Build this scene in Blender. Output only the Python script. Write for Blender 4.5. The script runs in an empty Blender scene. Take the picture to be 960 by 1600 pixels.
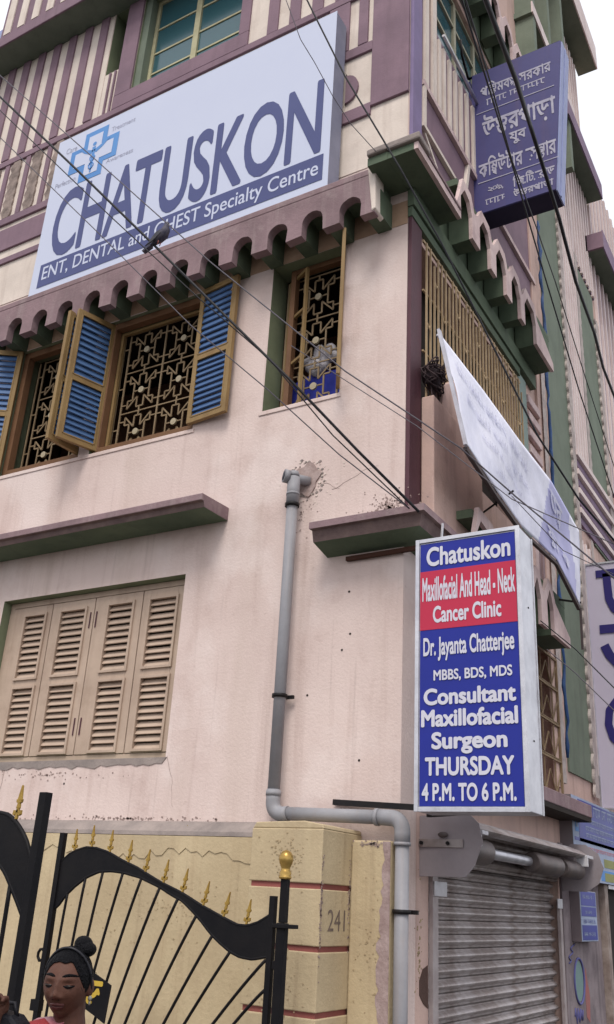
import bpy, bmesh, math, random
from mathutils import Vector, Matrix
random.seed(7)
S = bpy.context.scene
COL = S.collection
rad = math.radians

# ------------------------------------------------------------------ camera
CAMP = Vector((2.5346, -5.4383, 1.6))
YAW, PIT, ROLL, FPX = -0.5513, 0.4001, 0.058, 1427.0
cy, sy, cp, sp = math.cos(YAW), math.sin(YAW), math.cos(PIT), math.sin(PIT)
fw = Vector((sy*cp, cy*cp, sp)); rt = Vector((cy, -sy, 0)); up = rt.cross(fw)
cr, sr = math.cos(ROLL), math.sin(ROLL)
r2 = cr*rt + sr*up; u2 = -sr*rt + cr*up
cam = bpy.data.cameras.new('camera')
cam.sensor_fit = 'VERTICAL'; cam.sensor_height = 24.0; cam.lens = FPX/1600*24.0
cam.clip_start = 0.05; cam.clip_end = 3000
camo = bpy.data.objects.new('camera', cam); COL.objects.link(camo)
M = Matrix((r2, u2, -fw)).transposed().to_4x4(); M.translation = CAMP
camo.matrix_world = M
S.camera = camo

# ------------------------------------------------------------------ sky and light
W = bpy.data.worlds.new('World'); S.world = W; W.use_nodes = True
nt = W.node_tree
bg = nt.nodes['Background']
sky = nt.nodes.new('ShaderNodeTexSky'); sky.sky_type = 'NISHITA'; sky.sun_disc = False
SUN_EL, SUN_AZ = rad(56), rad(160)          # azimuth clockwise from +Y
sky.sun_elevation = SUN_EL; sky.sun_rotation = SUN_AZ
sky.air_density = 1.0; sky.dust_density = 6.0; sky.ozone_density = 1.0
mixw = nt.nodes.new('ShaderNodeMix'); mixw.data_type = 'RGBA'
mixw.inputs['Factor'].default_value = 0.75
mixw.inputs['B'].default_value = (12.3, 12.4, 13.0, 1)      # even cloud veil
nt.links.new(sky.outputs[0], mixw.inputs['A'])
nt.links.new(mixw.outputs['Result'], bg.inputs['Color'])
bg.inputs['Strength'].default_value = 0.077
sun = bpy.data.lights.new('sun', 'SUN'); sun.energy = 1.5; sun.angle = rad(22); sun.color = (1, .95, .88)
suno = bpy.data.objects.new('sun', sun); COL.objects.link(suno)
sd = Vector((math.sin(SUN_AZ)*math.cos(SUN_EL), math.cos(SUN_AZ)*math.cos(SUN_EL), math.sin(SUN_EL)))
suno.rotation_euler = sd.to_track_quat('Z', 'Y').to_euler()
suno.location = (0, -10, 20)
S.view_settings.view_transform = 'Standard'; S.view_settings.look = 'None'
S.view_settings.exposure = 0.52; S.view_settings.gamma = 1.0

# ------------------------------------------------------------------ materials
def mat(name, c1, c2=None, scale=3.0, rough=.8, bump=.15, bscale=60, streak=0.0, dirt=(.12, .09, .08), dirt_amt=0.0, metal=0.0,
        fine=0.25, spots=0.0, spec=.22, wash=()):
    m = bpy.data.materials.new(name); m.use_nodes = True
    n = m.node_tree.nodes; l = m.node_tree.links
    b = n['Principled BSDF']; b.inputs['Roughness'].default_value = rough; b.inputs['Metallic'].default_value = metal
    b.inputs['Specular IOR Level'].default_value = .5 if metal else spec
    if c2 is None: c2 = tuple(x*.86 for x in c1)
    tc = n.new('ShaderNodeTexCoord')
    def noise(sc, det=5, ro=.6, mp=None):
        t = n.new('ShaderNodeTexNoise'); t.inputs['Scale'].default_value = sc; t.inputs['Detail'].default_value = det
        t.inputs['Roughness'].default_value = ro
        if mp:
            k = n.new('ShaderNodeMapping'); k.inputs['Scale'].default_value = mp
            l.new(tc.outputs['Object'], k.inputs[0]); l.new(k.outputs[0], t.inputs['Vector'])
        else: l.new(tc.outputs['Object'], t.inputs['Vector'])
        return t.outputs['Fac']
    def ramp(src, a, bb):
        r = n.new('ShaderNodeMapRange'); r.inputs['From Min'].default_value = a; r.inputs['From Max'].default_value = bb
        l.new(src, r.inputs['Value']); return r.outputs['Result']
    def mix(fac, a, bcol, amt=1.0):
        x = n.new('ShaderNodeMix'); x.data_type = 'RGBA'
        if amt != 1.0:
            mm = n.new('ShaderNodeMath'); mm.operation = 'MULTIPLY'; l.new(fac, mm.inputs[0]); mm.inputs[1].default_value = amt; fac = mm.outputs[0]
        l.new(fac, x.inputs['Factor'])
        if isinstance(a, tuple): x.inputs['A'].default_value = (*a, 1)
        else: l.new(a, x.inputs['A'])
        x.inputs['B'].default_value = (*bcol, 1)
        return x.outputs['Result']
    c = mix(ramp(noise(scale), .35, .68), c1, c2)
    if fine: c = mix(ramp(noise(scale*9, 6, .7), .5, .85), c, tuple(x*.6 for x in c1), fine)
    if streak: c = mix(ramp(noise(1, 5, .65, (7, 7, .45)), .52, .8), c, dirt, streak)
    if dirt_amt: c = mix(ramp(noise(scale*.7+1.3, 8, .72), .55, .72), c, dirt, dirt_amt)
    if spots: c = mix(ramp(noise(scale*14, 3, .5), .70, .76), c, dirt, spots)
    for k_, (mp, a_, b_, col_, am) in enumerate(wash):
        c = mix(ramp(noise(1, 5, .6, mp), a_, b_), c, col_, am)
    l.new(c, b.inputs['Base Color'])
    if bump:
        bp = n.new('ShaderNodeBump'); bp.inputs['Strength'].default_value = bump; bp.inputs['Distance'].default_value = .01
        l.new(noise(bscale, 4), bp.inputs['Height']); l.new(bp.outputs[0], b.inputs['Normal'])
    return m

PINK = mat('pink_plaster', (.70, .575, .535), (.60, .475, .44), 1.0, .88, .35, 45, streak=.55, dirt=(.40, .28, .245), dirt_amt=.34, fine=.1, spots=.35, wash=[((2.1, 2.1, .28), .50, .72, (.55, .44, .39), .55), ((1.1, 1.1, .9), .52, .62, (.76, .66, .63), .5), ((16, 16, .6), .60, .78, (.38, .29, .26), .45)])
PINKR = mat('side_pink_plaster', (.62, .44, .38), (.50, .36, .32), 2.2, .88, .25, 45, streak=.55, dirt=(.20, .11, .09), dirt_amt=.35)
PURP = mat('purple_paint', (.245, .16, .20), (.19, .125, .16), 2, .75, .2, 50, streak=.35, dirt=(.09, .06, .07), dirt_amt=.2)
PURPL = mat('worn_purple_paint', (.285, .195, .21), (.195, .135, .145), 2.5, .85, .45, 30, streak=.6, dirt=(.40, .33, .32), dirt_amt=.5)
MAROON = mat('maroon_paint', (.105, .045, .06), (.08, .035, .045), 2, .6, .2, 50)
GREEN = mat('green_paint', (.115, .15, .10), (.08, .11, .075), 2, .8, .2, 50, streak=.5, dirt=(.05, .06, .05), dirt_amt=.4)
GREENL = mat('light_green_paint', (.185, .22, .17), (.14, .17, .13), 2, .8, .2, 50, streak=.45, dirt=(.09, .10, .08), dirt_amt=.3)
REVEAL = mat('reveal_green_paint', (.22, .25, .16), (.16, .19, .12), 2, .8, .2, 50, streak=.45, dirt=(.12, .11, .07), dirt_amt=.3)
CREAM = mat('cream_paint', (.74, .65, .58), (.62, .54, .48), 2.5, .85, .2, 50, streak=.45, dirt=(.35, .26, .22), dirt_amt=.3)
YEL = mat('yellow_plaster', (.54, .44, .285), (.43, .34, .215), 1.6, .88, .35, 40, streak=.5, dirt=(.30, .20, .12), dirt_amt=.25, spots=.35, wash=[((3, 3, .5), .50, .70, (.40, .32, .21), .6), ((14, 14, .7), .60, .78, (.27, .20, .13), .5)])
RED = mat('red_groove_paint', (.28, .09, .08), (.21, .07, .06), 3)
CEM = mat('bare_cement', (.32, .27, .25), (.22, .19, .18), 5, .95, .5, 40, dirt=(.12, .1, .1), dirt_amt=.4)
OCHRE = mat('ochre_wood_paint', (.30, .20, .088), (.235, .15, .065), 3, .6, .15, 70, streak=.4, dirt=(.14, .08, .04), dirt_amt=.25)
BROWN = mat('brown_wood_frame', (.20, .105, .055), (.15, .075, .04), 3, .7, .2, 60, streak=.3)
BLUE = mat('blue_louvre_paint', (.075, .145, .30), (.055, .11, .235), 4, .5, .1, 60, streak=.25, dirt=(.1, .15, .25), dirt_amt=.2)
TAN = mat('tan_shutter_paint', (.50, .385, .305), (.41, .31, .245), 2.5, .7, .15, 60, streak=.4, dirt=(.22, .14, .10), dirt_amt=.3)
IRON = mat('cream_ironwork', (.28, .205, .125), (.20, .14, .08), 6, .65, .1, 60, dirt=(.14, .07, .04), dirt_amt=.3)
DISC = mat('cream_disc', (.46, .40, .29), (.38, .32, .22), 6, .6, .05)
BLACK = mat('black_iron', (.008, .008, .01), (.015, .012, .012), 8, .55, .1, 60, dirt=(.05, .03, .02), dirt_amt=.2)
GOLD = mat('gold_paint', (.42, .27, .06), (.30, .18, .035), 20, .42, .2, 80, metal=.55)
PVC = mat('grey_pvc', (.29, .29, .315), (.24, .24, .26), 4, .5, .05, 60, streak=.5, dirt=(.28, .2, .16), dirt_amt=.2)
STEEL = mat('weathered_steel', (.40, .36, .36), (.26, .22, .21), 5, .42, .1, 60, streak=.5, dirt=(.11, .06, .045), dirt_amt=.5, metal=.6)
SLAT = mat('shutter_steel', (.48, .44, .44), (.30, .25, .235), 7, .42, .15, 60, streak=.6, dirt=(.15, .08, .055), dirt_amt=.7, metal=.35)
PLATE = mat('grey_plate', (.34, .30, .32), (.28, .25, .27), 3, .55, .05, 60, streak=.3, dirt=(.2, .14, .12), dirt_amt=.3, metal=.2)
DARKROLL = mat('dark_roller_drum', (.09, .075, .075), (.14, .11, .10), 8, .5, .2, 50, metal=.3)
ALU = mat('aluminium', (.62, .62, .66), (.48, .48, .52), 8, .38, .15, 40, metal=.7, dirt=(.3, .28, .28), dirt_amt=.4)
SIGNW = mat('white_flex', (.56, .60, .74), (.53, .57, .72), .6, .55, .02, 30, fine=0)
SIGNSIDE = mat('sign_side_sheet', (.24, .25, .34), (.18, .19, .26), 3, .5, .05)
INK = mat('indigo_print', (.078, .092, .225), (.07, .082, .205), 1, .55, 0, fine=0)
INKGREY = mat('grey_print', (.36, .37, .48), None, 1, .6, 0, fine=0)
SKYBLUE = mat('light_blue_print', (.11, .28, .60), (.09, .24, .55), 1, .55, 0, fine=0)
BOXBLUE = mat('lightbox_blue', (.02, .03, .30), (.018, .028, .24), 1, .4, .01, 30, fine=0)
BOXRED = mat('lightbox_red', (.50, .032, .075), (.46, .03, .07), 1, .4, .01, 30, fine=0)
BOXTXT = mat('lightbox_lettering', (.62, .62, .70), (.56, .56, .65), 1, .5, 0, fine=0)
TIN = mat('purple_tin', (.066, .064, .195), (.055, .052, .165), 1.5, .5, .06, 40, streak=.35, dirt=(.11, .07, .13), dirt_amt=.15)
TINSIDE = mat('lilac_tin_edge', (.36, .40, .64), (.27, .31, .52), 3, .5, .05, streak=.6, dirt=(.10, .11, .2), dirt_amt=.35)
TINBOT = mat('dark_tin_underside', (.03, .025, .06), None, 3, .6, .05)
TINTXT = mat('faded_white_lettering', (.46, .45, .53), (.34, .33, .44), 12, .6, 0)
CLOTH = mat('white_banner_cloth', (.82, .82, .93), (.72, .73, .87), 2.2, .8, .3, 18, streak=.35, dirt=(.36, .37, .50), dirt_amt=.2)
CLOTHV = mat('violet_banner_print', (.45, .45, .70), (.52, .52, .76), 3, .8, .1, fine=0)
LILAC = mat('lilac_board', (.50, .46, .56), (.47, .43, .53), 2, .6, .03, 30, fine=.05)
NAVY = mat('navy_lettering', (.028, .022, .14), None, 2, .6, 0)
GLASS = bpy.data.materials.new('window_glass'); GLASS.use_nodes = True
_b = GLASS.node_tree.nodes['Principled BSDF']; _b.inputs['Base Color'].default_value = (.035, .10, .12, 1); _b.inputs['Roughness'].default_value = .14
DARK = mat('near_black_shade', (.035, .028, .025), None, 2, .9, 0)  # shade of rooms and openings put into a near-black colour
ROOM = mat('brown_room_plaster', (.34, .19, .13), None, 2, .9, 0)
ASPH = mat('asphalt', (.05, .05, .05), (.065, .06, .055), 3, .9, .4, 60)
PAVE = mat('pavement_concrete', (.25, .23, .21), (.2, .18, .17), 3, .9, .4, 60)
WIRE = mat('black_cable_rubber', (.012, .012, .016), None, 5, .5, 0)
WIREG = mat('grey_cable_rubber', (.10, .09, .11), None, 5, .5, 0)
TARP = mat('blue_tarpaulin', (.03, .08, .22), (.02, .05, .13), 8, .5, .5, 30)
SKIN = mat('brown_skin', (.105, .046, .031), (.075, .032, .022), 30, .55, .2, 320, fine=.35)
SKINH = mat('hand_skin', (.34, .19, .15), None, 9, .5, .05, 200, fine=.05)
LIPS = mat('lips', (.085, .028, .026), None, 9, .4, 0)
HAIR = mat('black_hair', (.002, .002, .003), (.006, .006, .008), 40, .5, .9, 150, spec=.10)
KURTA = mat('red_kurta_cotton', (.27, .035, .04), (.20, .03, .035), 6, .85, .3, 150)
SCARF = mat('mauve_scarf', (.34, .24, .28), (.40, .12, .14), 14, .85, .3, 150)
EYEW = mat('eye_white', (.5, .45, .42), None, 5, .3, 0)
BAGM = mat('black_bag_nylon', (.008, .008, .012), None, 9, .55, .3, 90)
PEARL = mat('pale_earring', (.26, .25, .21), None, 9, .3, 0)
PIGEON = mat('pigeon_feathers', (.045, .045, .075), (.11, .10, .12), 18, .6, .2, 90)
CYAN = mat('teal_graffiti', (.20, .30, .29), None, 6, .8, .1)
BLUEG = mat('blue_graffiti', (.14, .14, .34), None, 6, .8, .1)
REDG = mat('red_graffiti', (.38, .13, .12), (.3, .15, .14), 6, .8, .1)
STAINW = mat('stained_wall', (.30, .25, .26), (.15, .12, .13), 2.4, .9, .3, 45, streak=.9, dirt=(.05, .045, .05), dirt_amt=.5)
LIME = mat('yellow_green_print', (.30, .31, .14), None, 6, .8, 0)
PALE = mat('pale_blue_print', (.36, .42, .56), None, 6, .7, 0)
BUNDLE = mat('tangled_dark_wire', (.035, .025, .03), (.09, .06, .06), 12, .8, .3, 60)
BLUEBOX = mat('blue_plastic', (.025, .035, .34), (.02, .03, .28), 5, .45, .1)
WHITECL = mat('white_cotton', (.5, .48, .5), (.35, .33, .37), 9, .9, .4, 60)

# ------------------------------------------------------------------ mesh helpers
class MB:
    def __init__(s): s.v = []; s.f = []; s.mi = []; s.sm = []
    def add(s, vs, fs, mi=0, sm=False):
        o = len(s.v); s.v += [tuple(v) for v in vs]
        for f in fs: s.f.append(tuple(i+o for i in f)); s.mi.append(mi); s.sm.append(sm)
        return s
    def box(s, x0, x1, y0, y1, z0, z1, mi=0):
        vs = [(x, y, z) for z in (z0, z1) for y in (y0, y1) for x in (x0, x1)]
        return s.add(vs, [(0, 2, 3, 1), (4, 5, 7, 6), (0, 1, 5, 4), (2, 6, 7, 3), (0, 4, 6, 2), (1, 3, 7, 5)], mi)
    def prism(s, poly, fn, a, b, mi=0):
        """poly: 2-D outline; fn(u, v, d) -> 3-D point"""
        n = len(poly)
        vs = [fn(u, v, a) for u, v in poly]+[fn(u, v, b) for u, v in poly]
        fs = [tuple(range(n)), tuple(range(2*n-1, n-1, -1))]+[(i, n+i, n+(i+1) % n, (i+1) % n) for i in range(n)]
        return s.add(vs, fs, mi)
    def bar(s, a, b, w, h=None, mi=0, ref=(0, 0, 1)):
        a, b = Vector(a), Vector(b); h = h or w; d = (b-a).normalized(); r = Vector(ref)
        if abs(d.dot(r)) > .95: r = Vector((1, 0, 0))
        p = d.cross(r).normalized(); q = d.cross(p)
        vs = [e+p*(i*w/2)+q*(j*h/2) for e in (a, b) for i, j in ((-1, -1), (1, -1), (1, 1), (-1, 1))]
        return s.add(vs, [(0, 3, 2, 1), (4, 5, 6, 7), (0, 1, 5, 4), (1, 2, 6, 5), (2, 3, 7, 6), (3, 0, 4, 7)], mi)
    def tube(s, pts, r, n=8, mi=0, sm=True, caps=True):
        pts = [Vector(p) for p in pts]; rs = r if isinstance(r, (list, tuple)) else [r]*len(pts)
        vs = []; pp = None
        for i, p in enumerate(pts):
            d = (pts[min(i+1, len(pts)-1)]-pts[max(i-1, 0)]).normalized()
            if pp is None:
                q = Vector((0, 0, 1)) if abs(d.z) < .9 else Vector((1, 0, 0)); pp = d.cross(q).normalized()
            else: pp = (pp-d*pp.dot(d)).normalized()
            q = d.cross(pp)
            vs += [p+(pp*math.cos(t)+q*math.sin(t))*rs[i] for t in [2*math.pi*k/n for k in range(n)]]
        fs = [(i*n+k, i*n+(k+1) % n, (i+1)*n+(k+1) % n, (i+1)*n+k) for i in range(len(pts)-1) for k in range(n)]
        s.add(vs, fs, mi, sm)
        if caps:
            o = len(s.v)-len(vs); s.f.append(tuple(o+k for k in range(n))[::-1]); s.mi.append(mi); s.sm.append(False)
            s.f.append(tuple(o+(len(pts)-1)*n+k for k in range(n))); s.mi.append(mi); s.sm.append(False)
        return s
    def lathe(s, prof, c=(0, 0, 0), n=12, mi=0):
        vs = [(c[0]+r*math.cos(2*math.pi*k/n), c[1]+r*math.sin(2*math.pi*k/n), c[2]+z) for r, z in prof for k in range(n)]
        fs = [(i*n+k, i*n+(k+1) % n, (i+1)*n+(k+1) % n, (i+1)*n+k) for i in range(len(prof)-1) for k in range(n)]
        return s.add(vs, fs, mi, True)
    def ball(s, c, r, n=10, m=8, mi=0, M3=None):
        rx, ry, rz = r if isinstance(r, (tuple, list)) else (r, r, r); vs = []
        for i in range(m+1):
            t = math.pi*i/m
            for k in range(n):
                a = 2*math.pi*k/n; p = Vector((rx*math.sin(t)*math.cos(a), ry*math.sin(t)*math.sin(a), rz*math.cos(t)))
                if M3: p = M3 @ p
                vs.append(Vector(c)+p)
        fs = [(i*n+k, (i+1)*n+k, (i+1)*n+(k+1) % n, i*n+(k+1) % n) for i in range(m) for k in range(n)]
        return s.add(vs, fs, mi, True)
    def mesh(s, name, mats):
        me = bpy.data.meshes.new(name); me.from_pydata(s.v, [], s.f)
        for m in (mats if isinstance(mats, (list, tuple)) else [mats]): me.materials.append(m)
        me.polygons.foreach_set('material_index', s.mi); me.polygons.foreach_set('use_smooth', s.sm)
        me.update(); return me
    def build(s, name, mats, parent=None, loc=None, bevel=0, recalc=True):
        me = s.mesh(name, mats)
        if recalc:
            bm = bmesh.new(); bm.from_mesh(me); bmesh.ops.recalc_face_normals(bm, faces=bm.faces); bm.to_mesh(me); bm.free()
        return link(name, me, parent, loc, bevel)

def link(name, me, parent=None, loc=None, bevel=0, rz=None):
    o = bpy.data.objects.new(name, me); COL.objects.link(o)
    if parent: o.parent = parent
    if loc is not None: o.location = loc
    if rz is not None: o.rotation_euler = (0, 0, rz)
    if bevel:
        b = o.modifiers.new('bevel', 'BEVEL'); b.width = bevel; b.segments = 2; b.limit_method = 'ANGLE'; b.angle_limit = rad(40)
    return o

def thing(name, label, cat, loc=(0, 0, 0), group=None):
    o = bpy.data.objects.new(name, None); COL.objects.link(o); o.location = loc; o.empty_display_size = .1
    o['label'] = label; o['category'] = cat
    if group: o['group'] = group
    return o
def tag(o, label, cat, group=None):
    o['label'] = label; o['category'] = cat
    if group: o['group'] = group
    return o
def struct(o): o['kind'] = 'structure'; return o

def XZ(y0): return lambda u, v, d: (u, y0+d, v)      # outline in x,z
def YZ(x0): return lambda u, v, d: (x0+d, u, v)      # outline in y,z

def wall_cells(us, vs, holes, fn, t, mi_front=0, mi_rev=1):
    """a wall slab on a grid with holes (u0,u1,v0,v1); front at depth 0, back at depth t"""
    us = sorted(set(us)|{h[i] for h in holes for i in (0, 1)}); vs = sorted(set(vs)|{h[i] for h in holes for i in (2, 3)})
    def solid(i, j):
        if i < 0 or j < 0 or i >= len(us)-1 or j >= len(vs)-1: return None
        u, v = (us[i]+us[i+1])/2, (vs[j]+vs[j+1])/2
        return not any(h[0] < u < h[1] and h[2] < v < h[3] for h in holes)
    m = MB()
    for i in range(len(us)-1):
        for j in range(len(vs)-1):
            if not solid(i, j): continue
            a, b, c, d = us[i], us[i+1], vs[j], vs[j+1]
            m.add([fn(a, c, 0), fn(b, c, 0), fn(b, d, 0), fn(a, d, 0)], [(0, 1, 2, 3)], mi_front)
            m.add([fn(a, c, t), fn(b, c, t), fn(b, d, t), fn(a, d, t)], [(3, 2, 1, 0)], mi_front)
            for (di, dj, p, q) in ((-1, 0, (a, c), (a, d)), (1, 0, (b, c), (b, d)), (0, -1, (a, c), (b, c)), (0, 1, (a, d), (b, d))):
                s_ = solid(i+di, j+dj)
                if not s_: m.add([fn(*p, 0), fn(*q, 0), fn(*q, t), fn(*p, t)], [(0, 1, 2, 3)], mi_rev if s_ is False else mi_front)
    return m

SANS = None          # Blender's own built-in face
def text_mesh(body, font=None):
    cu = bpy.data.curves.new('lettering', 'FONT'); cu.body = body; cu.resolution_u = 5
    if font: cu.font = font
    o = bpy.data.objects.new('lettering', cu); COL.objects.link(o); bpy.context.view_layer.update()
    me = bpy.data.meshes.new_from_object(o.evaluated_get(bpy.context.evaluated_depsgraph_get()))
    bpy.data.objects.remove(o); bpy.data.curves.remove(cu)
    r = ([tuple(v.co[:2]) for v in me.vertices], [tuple(p.vertices) for p in me.polygons]); bpy.data.meshes.remove(me); return r
GL = {}
def glyph(c):
    if c not in GL: GL[c] = text_mesh(c)
    return GL[c]
def bengali(seq):
    """lay Bengali letters side by side on their headline; a (top, bottom) pair is a stacked conjunct"""
    V, Fc = [], []; x = 0.0
    def put(g, fx, fy):
        o = len(V); V.extend((fx(a), fy(b)) for a, b in g[0]); Fc.extend(tuple(i+o for i in f) for f in g[1])
    for c in seq:
        if c == ' ': x += .30; continue
        if isinstance(c, tuple):
            g, h = glyph(c[0]), glyph(c[1]); xs = [p[0] for p in g[0]]; hx = [p[0] for p in h[0]]; w = max(xs)-min(xs); hw = max(hx)-min(hx)
            put(g, lambda a: x+(a-min(xs)), lambda b: .62+(b-.62)*.62); put(h, lambda a: x+.12*w+(a-min(hx))*.72*w/hw, lambda b: .28+(b-.62)*.55); x += w-.012; continue
        g = glyph(c)
        if not g[0]: continue
        xs = [p[0] for p in g[0]]; w = max(xs)-min(xs)
        if c in '\u09c1\u09c2\u09c3\u09cd': put(g, lambda a: x-.30+(a-min(xs)), lambda b: b); continue
        if c == '\u09bf': put(g, lambda a: x+(a-min(xs)), lambda b: b); x += .26; continue
        if c == '\u09c0': put(g, lambda a: x-.30+(a-min(xs)), lambda b: b); x += w-.31; continue
        put(g, lambda a: x+(a-min(xs)), lambda b: b); x += w-.012
        if c in '.,:': x += .06
    return V, Fc
def spaced(body, gap=.085):
    V, Fc = [], []; x = 0; prev = ''
    for c in body:
        g = glyph(c); xs = [p[0] for p in g[0]]; x -= {'HA': .03, 'AT': .17, 'KO': .05}.get(prev+c, 0); o = len(V)
        V.extend((x+p[0]-min(xs), p[1]) for p in g[0]); Fc.extend(tuple(i+o for i in f) for f in g[1]); x += max(xs)-min(xs)+gap; prev = c
    return V, Fc
def text(name, body, m, parent, box, fn, d=-.002, bold=.0, shear=0.0, font='sans', kern=False):
    """flat print filling box (u0,u1,v0,v1); fn(u,v,d) -> 3-D; bold prints are struck several times, slightly shifted"""
    if isinstance(body, (list, tuple)) or any('\u0980' <= c <= '\u09ff' for c in body): V, Fc = bengali(body)
    else: V, Fc = text_mesh(body, SANS if font == 'sans' else None)
    if kern: V, Fc = spaced(body)
    if not V: return None
    xs = [v[0] for v in V]; ys = [v[1] for v in V]
    x0, x1, y0, y1 = min(xs)-bold, max(xs)+bold, min(ys)-bold, max(ys)+bold
    out, faces = [], []
    sh = [(0, 0)] if not bold else [(bold*math.cos(k*math.pi/4), bold*math.sin(k*math.pi/4)) for k in range(8)]
    for q, (dx, dy) in enumerate(sh):
        o = len(out)
        for v in V:
            a = (v[0]+dx-x0)/(x1-x0); b = (v[1]+dy-y0)/(y1-y0)
            out.append(tuple(fn(box[0]+a*(box[1]-box[0])+shear*(b-.5), box[2]+b*(box[3]-box[2]), d-.00012*q)))
        faces += [tuple(i+o for i in f) for f in Fc]
    me = bpy.data.meshes.new(name); me.from_pydata(out, [], faces); me.materials.append(m); me.update()
    return link(name, me, parent)
def marks(name, m, parent, box, fn, d=-.002, seed=1, head=True, words=(3, 7)):
    """print too small or too faded to read: broken strokes hanging from a headline"""
    rnd = random.Random(seed); u0, u1, v0, v1 = box; h = v1-v0; sq = .28 if name == 'faded_print' else 1; k = MB(); u = u0
    def q(a, b, c, e): k.add([fn(a, b, d), fn(c, b, d), fn(c, e, d), fn(a, e, d)], [(0, 1, 2, 3)])
    while u < u1-h*.5:
        n = rnd.randint(*words); ue = min(u1, u+n*h*.62*sq)
        if head: q(u, v1-h*.14, ue, v1)
        x = u+h*.1*sq
        while x < ue-h*.3*sq:
            w = h*rnd.uniform(.10, .16)*sq; q(x, v0+h*rnd.uniform(0, .25), x+w, v1-h*.15)
            if rnd.random() < .7: zz_ = v0+h*rnd.uniform(.1, .5); q(x+w, zz_, x+w+h*rnd.uniform(.15, .3)*sq, zz_+h*.14)
            x += h*rnd.uniform(.38, .62)*sq
        u = ue+h*.35*sq
    o = k.build(name, m, parent, recalc=False); o['kind'] = 'stuff'; return o
def flat(name, poly, m, parent, fn, d=-.002, t=.0015):
    return MB().prism(poly, fn, d, d-t).build(name, m, parent)
def rect(u0, u1, v0, v1): return [(u0, v0), (u1, v0), (u1, v1), (u0, v1)]

# ================================================================== SETTING
struct(MB().add([(-600, -600, 0), (600, -600, 0), (600, 600, 0), (-600, 600, 0)], [(0, 1, 2, 3)]).build('ground', ASPH))
struct(MB().add([(.9, -60, .004), (6.5, -60, .004), (6.5, 80, .004), (.9, 80, .004)], [(0, 1, 2, 3)]).build('road', mat('worn_road', (.06, .057, .055), None, 1, .9, .4, 50)))
struct(MB().box(-9, .85, -4.2, -.12, .0, .12).build('pavement', PAVE, bevel=.01))

# ================================================================== CORNER BUILDING
B = thing('corner_building', 'pink and purple plastered three storey corner building with shuttered windows and scalloped ledges', 'building')
TOPZ = 16.0
LW = (-3.985, -1.915, 2.51, 3.945)
WA = (-4.43, -3.36, 5.285, 6.735); WB = (-3.225, -2.02, 5.285, 6.735); W2 = (-1.30, -.575, 5.285, 6.74)
SL = (-3.97, -3.735, 10.47, 11.5); WT = (-3.5, -2.0, 9.99, 11.5)
wall_cells([-8, 0], [0, 11.7], [LW, WA, WB, W2, SL, WT], XZ(0), .24).build('front_wall', [PINK, REVEAL], B, recalc=False)
# side wall (street side), plane x = 0 ; inset .24 so it butts against the front wall
SH = (.44, 3.36, 0.0, 2.12); LT = (.62, 3.56, 2.56, 4.0); GR = (.2, 2.72, 5.0, 6.72); UW = (.62, 2.4, 9.55, 10.7)
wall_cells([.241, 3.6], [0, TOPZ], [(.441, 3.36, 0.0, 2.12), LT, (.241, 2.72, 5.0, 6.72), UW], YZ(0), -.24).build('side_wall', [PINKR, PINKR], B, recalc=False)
for z_ in (3.95, 7.15, 11.55): MB().box(-8, -.25, .24, 6.9, z_, z_+.2).build('floor_slab', DARK, B)
MB().box(-8, -.25, 1.7, 1.8, 4.15, 7.15).build('inner_wall', ROOM, B)
MB().box(-8, -.25, 1.5, 1.6, 7.36, 11.5).build('inner_wall', DARK, B)
MB().box(-8, -6, 6.9, 7.0, 0, 11.7).build('rear_wall', PINKR, B)
MB().box(-8.1, -8.0, 0, 7, 0, 11.7).build('end_wall', PINKR, B)
MB().box(-8, -.25, .25, 6.89, 11.76, 11.9).build('roof', CEM, B)
# corner strip: maroon/purple return face next to the corner, proud of the side wall
MB().box(.002, .035, .0, .205, 4.12, 6.9).build('corner_strip', MAROON, B, bevel=.004)
MB().box(.002, .035, -.003, .19, 7.26, TOPZ).build('corner_strip', mat('violet_paint', (.235, .185, .33), (.19, .15, .26), 2, .75, .2, 50, streak=.4, dirt=(.2, .12, .14), dirt_amt=.2), B, bevel=.004)

# ---- upper storey decoration, front face: cream panels with proud purple ribs
MB().box(-8, -.36, -.004, .0, 8.09, 11.5).add([], []).build('painted_field', CREAM, B) if False else None
def ribs(xs, z0, z1, m=PURP, y=-.03, name='rib'):
    for a, b in xs: MB().box(a, b, y, -.001, z0, z1).build(name, m, B, bevel=.006)
# cream field (thin coat) in pieces round the openings
for (a, b, c, d) in ((-8, -3.975, 8.79, 11.49), (-3.965, -3.74, 9.75, 10.46), (-1.99, -.01, 8.1, 11.49), (-3.6, -2.0, 9.2, 9.75), (-8, -.01, 7.5, 8.1), (-8, -4, 8.1, 8.79)):
    MB().box(a, b, -.006, -.001, c, d).build('cream_panel', CREAM, B)
x = -4.06; lst = []
while x > -7.9:
    lst.append((x-.125, x)); x -= .272
ribs(lst, 9.80, 11.49)
ribs([(-4.20, -3.975)], 9.8, 11.49) if False else None
ribs([(-3.735, -3.5)], 9.99, 11.49)
ribs([(-3.88, -3.855), (-3.80, -3.775)], 9.78, 10.44)
ribs([(-1.99, -1.86)], 9.99, 11.49)
MB().box(-8, -.375, -.034, -.001, 9.685, 9.775).build('band', PURP, B, bevel=.005)
MB().box(-3.735, -1.86, -.033, -.001, 9.78, 9.985).build('band', PURP, B, bevel=.005)
xs = []; x = -1.62
while x < -.5: xs.append((x, x+.13)); x += .27
ribs(xs, 9.78, 11.49)
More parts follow.
